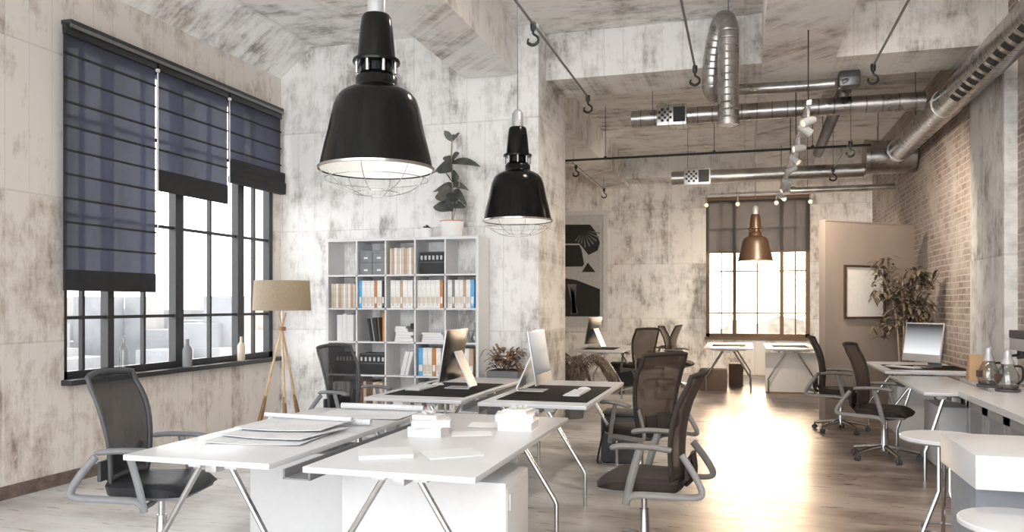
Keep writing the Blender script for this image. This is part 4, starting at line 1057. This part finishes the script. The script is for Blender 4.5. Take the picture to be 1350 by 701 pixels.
# tree by the partition
t_ = thing('potted_tree', 'tall thin stemmed indoor tree between partition and brick wall', 'plant', (1.93, 11.06, 0))
f = nb(); lathe(f, [(0, 0), (.15, 0), (.18, .32), (.165, .32), (.16, .29), (0, .29)], seg=28); obj('pot', f, 'planter', t_)
f = nb(); tips = []; rr = random.Random(21)
for k, (bxx, byy) in enumerate(((-.05, 0), (.03, .02), (.10, -.02), (0, -.04), (.05, .03))):
    e = Vector((bxx*4.0+rr.uniform(-.06, .06)-.05, byy*2.5, 1.85+rr.uniform(-.12, .22))); P = smooth_path([(bxx*.5, byy*.5, .28), (bxx*1.0, byy*.8, .9), (bxx*2.0, byy*1.5, 1.4), e], 6)
    tube(f, P, .010, 6); tips += P[10:]
    for q_ in range(9):
        p0 = P[rr.randrange(9, len(P))]; a = rr.uniform(0, 6.28); ln = rr.uniform(.15, .32)
        if math.cos(a)*ln+p0.x > .36: a = math.pi-a
        p1_ = p0+Vector((math.cos(a)*ln, .45*math.sin(a)*ln, rr.uniform(-.05, .15))); tube(f, smooth_path([p0, (p0+p1_)/2+Vector((0, 0, .05)), p1_], 3), .004, 5); tips += [p1_, (p0+p1_)/2, p1_]
obj('stem', f, 'stem', t_)
f = nb()
for p0 in tips:
    for q_ in range(5):
        a = rr.uniform(0, 6.28); el = rr.uniform(-.7, .5); b0 = p0+Vector((rr.uniform(-.06, .06), rr.uniform(-.05, .05), rr.uniform(-.10, .07)))
        if b0.x > .38: continue
        leaf(f, b0, (math.cos(a)*math.cos(el), math.sin(a)*math.cos(el)*.7, math.sin(el)), rr.uniform(.07, .12), rr.uniform(.03, .05), .5, 3)
obj('foliage', f, 'leaft', t_, ang=80)

# ------------------------------------------------------------------ coffee counter, island, stools
t_ = thing('kitchen_counter', 'white topped grey panelled counter along the brick wall', 'counter', (2.0, 5.6, 0))
o_ = Vector((2.0, 5.6, 0))
f = nb(); prism(f, [(x-2.0, y-5.6) for x, y in ((1.64, 3.95), (2.40, 3.95), (2.40, 8.33), (1.935, 8.33), (1.935, 7.08), (1.64, 7.08))], 'z', .715, .76); obj('worktop', f, 'white', t_, smooth=False)
f = nb(); prism(f, [(x-2.0, y-5.6) for x, y in ((1.70, 4.0), (2.40, 4.0), (2.40, 8.3), (1.97, 8.3), (1.97, 7.03), (1.70, 7.03))], 'z', .08, .715); obj('body', f, 'cab', t_, smooth=False)
f = nb(); bx(f, -.26, .38, -1.55, 1.4, 0, .08); obj('plinth', f, 'cabp', t_, smooth=False)
for k in range(6):
    y0 = 4.03-5.6+k*.5; f = nb(); w_ = .06
    bx(f, -.318, -.30, y0+.01, y0+.49, .64, .70); bx(f, -.318, -.30, y0+.01, y0+.49, .10, .16); bx(f, -.318, -.30, y0+.01, y0+.07, .10, .70); bx(f, -.318, -.30, y0+.43, y0+.49, .10, .70)
    dr = obj('door', f, 'cab', t_, smooth=False)
    f = nb(); bx(f, -.306, -.30, y0+.07, y0+.43, .16, .64); obj('recessed_panel', f, 'cabp', dr, smooth=False)

t_ = thing('bar_island', 'blocky white topped island with blue grey base at bottom right', 'island', (1.3, 3.53, 0))
f = nb(); bx(f, -.49, .6, -.27, .27, .775, .90, bev=.004); obj('worktop', f, 'white', t_)
f = nb(); bx(f, -.455, .56, -.13, .25, 0, .775, bev=.003); obj('base', f, 'isl', t_)
def stool(x, y, h, r, label, rz=0.):
    t_ = thing('bar_stool', label, 'stool', (x, y, 0), rz, 'round white bar stools')
    f = nb(); lathe(f, [(0, h-.03), (r*.9, h-.03), (r, h-.018), (r, h-.004), (r*.985, h), (0, h)], seg=48); obj('seat', f, 'white', t_)
    f = nb(); lathe(f, [(0, h-.045), (.07, h-.045), (.07, h-.03), (0, h-.03)], seg=20); obj('seat_mount', f, 'chrome', t_)
    for k in range(3):
        a = k*2.094+R(200); ca, sa = math.cos(a), math.sin(a)
        f = nb(); tube(f, [(.03*ca, .03*sa, h-.04), (.03*ca, .03*sa, .46), (.045*ca, .045*sa, .42), (.22*ca, .22*sa, .0)], .011, 8); obj('leg', f, 'chrome', t_)
    f = nb(); tube(f, [(.11*math.cos(2*math.pi*k/24), .11*math.sin(2*math.pi*k/24), .26) for k in range(24)], .007, 6, closed=True); obj('foot_ring', f, 'chrome', t_)
stool(1.02, 4.70, .75, .215, 'round white stool behind the white topped island')
stool(.905, 3.05, .72, .20, 'round white stool seat in front of the white topped island at bottom right', .4)

t_ = thing('paper_bag', 'brown kraft paper bag standing on counter before the concrete column', 'bag', (2.02, 8.08, .76))
f = nb(); vs = box(f, (0, 0, .11), (.17, .12, .22), bev=.008)
for v in f.verts:
    k = v.co.z/.22; v.co.x *= 1-.10*k; v.co.y *= 1-.35*k; v.co.x += .01*math.sin(v.co.z*40)
obj('bag_body', f, 'kraft', t_)
f = nb(); box(f, (0, 0, .225), (.15, .07, .02), bev=.006); obj('folded_top', f, 'kraft', t_)
def carafe(x, y, label):
    t_ = thing('coffee_maker', label, 'coffee maker', (x, y, .76), R(200), 'glass coffee makers on the counter')
    f = nb(); lathe(f, [(0, 0), (.085, 0), (.09, .012), (.088, .022), (0, .022)], seg=28); obj('base', f, 'dgrey', t_)
    f = nb(); lathe(f, [(.074, .022), (.082, .06), (.08, .13), (.062, .18), (.045, .205), (.05, .22), (.047, .22), (.042, .205), (.058, .178), (.076, .13), (.078, .06), (.07, .026)], seg=28); obj('glass_body', f, 'cglass', t_)
    f = nb(); lathe(f, [(0, .024), (.069, .024), (.073, .035), (.073, .05), (0, .05)], seg=24); obj('coffee', f, 'coffee', t_)
    f = nb(); bx(f, .072, .09, -.03, .03, .085, .14, bev=.004); obj('label_patch', f, 'coffee', t_)
    f = nb(); lathe(f, [(0, .22), (.048, .22), (.04, .25), (.028, .27), (.028, .325), (.012, .335), (0, .335)], seg=20); obj('lid', f, 'alu', t_)
    f = nb(); tube(f, smooth_path([(-.055, 0, .20), (-.12, 0, .19), (-.125, 0, .10), (-.08, 0, .06)], 4), .009, 8); obj('handle', f, 'black', t_)
carafe(1.96, 7.50, 'glass coffee maker beside the kraft paper bag'); carafe(2.0, 7.14, 'glass coffee maker at the right edge, nearer than the other')
t_ = thing('espresso_machine', 'steel espresso machine with dark top behind the glass coffee makers', 'coffee machine', (2.275, 7.42, .76))
f = nb(); bx(f, -.12, .14, -.26, .20, 0, .05, bev=.008); obj('drip_tray', f, 'chrome', t_)
f = nb(); bx(f, .0, .14, -.26, .20, .05, .40, bev=.01); obj('body', f, 'chrome', t_)
f = nb(); bx(f, -.13, .14, -.26, .20, .31, .41, bev=.012); obj('head_unit', f, 'alu', t_)
f = nb(); bx(f, -.13, .145, -.27, .21, .41, .475, bev=.008); obj('top_tank', f, 'dgrey', t_)
for y in (-.14, .08):
    f = nb(); lathe(f, [(0, .25), (.035, .25), (.035, .31), (0, .31)], c=(-.07, y, 0), seg=18); tube(f, [(-.09, y, .27), (-.17, y, .262)], .012, 8); obj('portafilter', f, 'black', t_)
f = nb(); bx(f, -.003, .0, -.2, .14, .09, .24); obj('front_panel', f, 'kcard', t_)

# bottles on the sill
def bottle(y, h, r, m, label):
    f = nb(); lathe(f, [(0, 0), (r, 0), (r, h*.6), (r*.85, h*.68), (r*.38, h*.78), (r*.34, h*.95), (r*.42, h), (0, h)], seg=20)
    o = obj('bottle', f, m); o.location = (XL+.045, y, WZ0); tag(o, label, 'bottle', 'bottles on the window sill')
bottle(spot(163, 480, X=XL+.045).y, .33, .038, 'cglass', 'clear glass bottle on the sill of the big window')
bottle(spot(247, 480, X=XL+.045).y, .27, .045, 'gcard', 'dark grey bottle on the sill of the big window')
bottle(spot(318, 470, X=XL+.045).y, .26, .040, 'beige', 'pale wooden coloured bottle on the sill of the big window')

# ------------------------------------------------------------------ light
w = bpy.data.worlds.new('daylight'); scn.world = w; w.use_nodes = True; nt = w.node_tree; nt.nodes.clear()
out = nt.nodes.new('ShaderNodeOutputWorld'); bg = nt.nodes.new('ShaderNodeBackground')
tc = nt.nodes.new('ShaderNodeTexCoord'); sunv = Vector((.20, 1, .06)).normalized()
dp = nt.nodes.new('ShaderNodeVectorMath'); dp.operation = 'DOT_PRODUCT'; dp.inputs[1].default_value = sunv; L(nt, tc.outputs['Generated'], dp.inputs[0])
f_ = M2(nt, 'POWER', M2(nt, 'MAXIMUM', dp.outputs['Value'], 0.), 9.)
col = mix(nt, f_, (.96, .98, 1.0), (3.2, 2.7, 2.1))
L(nt, col, bg.inputs[0]); bg.inputs[1].default_value = 4.2; L(nt, bg.outputs[0], out.inputs[0])
sd = bpy.data.lights.new('low_sun', 'SUN'); sd.energy = 13.; sd.color = (1., .70, .42); sd.angle = R(50)
so = bpy.data.objects.new('low_sun', sd); C.objects.link(so); dirv = Vector((-.22, -1, -.06)); so.rotation_euler = dirv.to_track_quat('-Z', 'Y').to_euler()

def lamp(name, loc, power, col, r=.05, typ='POINT', rot=None):
    d = bpy.data.lights.new(name, typ); d.energy = power; d.color = col; d.shadow_soft_size = r
    o = bpy.data.objects.new(name, d); C.objects.link(o); o.location = loc
    if typ == 'SPOT': d.spot_size = R(110); d.spot_blend = .8; o.rotation_euler = rot
    return o
lamp('pendant_bulb_light', (-1.86, 3.83, 2.24), 1., (1, .93, .85), .06); lamp('pendant_bulb_light', (-1.89, 6.66, 2.25), 1., (1, .93, .85), .06)
lamp('pendant_bulb_light', (.19, 14.6, 2.29), 10, (1, .78, .5), .06); lamp('floor_lamp_light', (-4.72, 7.45, 1.56), 3, (1, .8, .55), .04)
for y, p_, dx, dy in ((8.1, 90, -1, .2), (9.7, 200, 1, .7), (11.4, 260, -1, 1), (12.9, 280, .2, 1.2)):
    lamp('spot_head_light', (.56+.1*dx, y, 3.02), p_, (1, .85, .68), .05, 'SPOT', Vector((dx, dy, -.7)).to_track_quat('-Z', 'Y').to_euler())
for x, y, p_, lab in ((1.25, 5.7, 62, 'unseen round ceiling light above the coffee counter, nearest the brick wall'), (-.75, 6.1, 20, 'added unseen ceiling light above the aisle between desks and counter'), (1.3, 2.2, 22, 'added unseen ceiling light above the island in front of the viewer')):
    t_ = thing('unseen_ceiling_light', lab, 'lamp', (x, y, ZC-.09), 0, 'unseen round ceiling lights'); t_.rotation_euler = (0, 0, 0)  # out of view, added to brighten the room; only the counter lamp is inferred
    f = nb(); lathe(f, [(0, .09), (.24, .09), (.25, .03), (.235, .0), (.225, .0), (.22, .05), (0, .05)], seg=40); obj('housing', f, 'whitep', t_)
    f = nb(); lathe(f, [(0, .02), (.21, .02), (.21, .028), (0, .028)], seg=32); obj('diffuser', f, 'bulb', t_)
    d = bpy.data.lights.new('unseen_ceiling_glow', 'AREA'); d.shape = 'DISK'; d.size = .4; d.energy = p_; d.color = (1, .90, .79)
    o = bpy.data.objects.new('unseen_ceiling_glow', d); C.objects.link(o); o.location = (x, y, ZC-.10)
# ------------------------------------------------------------------ camera
cd = bpy.data.cameras.new('camera'); cam = bpy.data.objects.new('camera', cd); C.objects.link(cam); scn.camera = cam
cam.location = (0, 0, HC); cam.rotation_euler = (R(90), 0, TH); cd.sensor_width = 36; cd.lens = 36*1050/1350
cd.shift_y = 50.5/1350; cd.clip_start = .05; cd.clip_end = 1000
scn.view_settings.view_transform = 'Standard'; scn.view_settings.look = 'None'; scn.view_settings.gamma = 1; scn.view_settings.use_curve_mapping = False
scn.view_settings.exposure = .27
cy = scn.cycles; cy.use_denoising = True; cy.max_bounces = 10; cy.diffuse_bounces = 6; cy.glossy_bounces = 4; cy.transparent_max_bounces = 16; cy.sample_clamp_indirect = 8
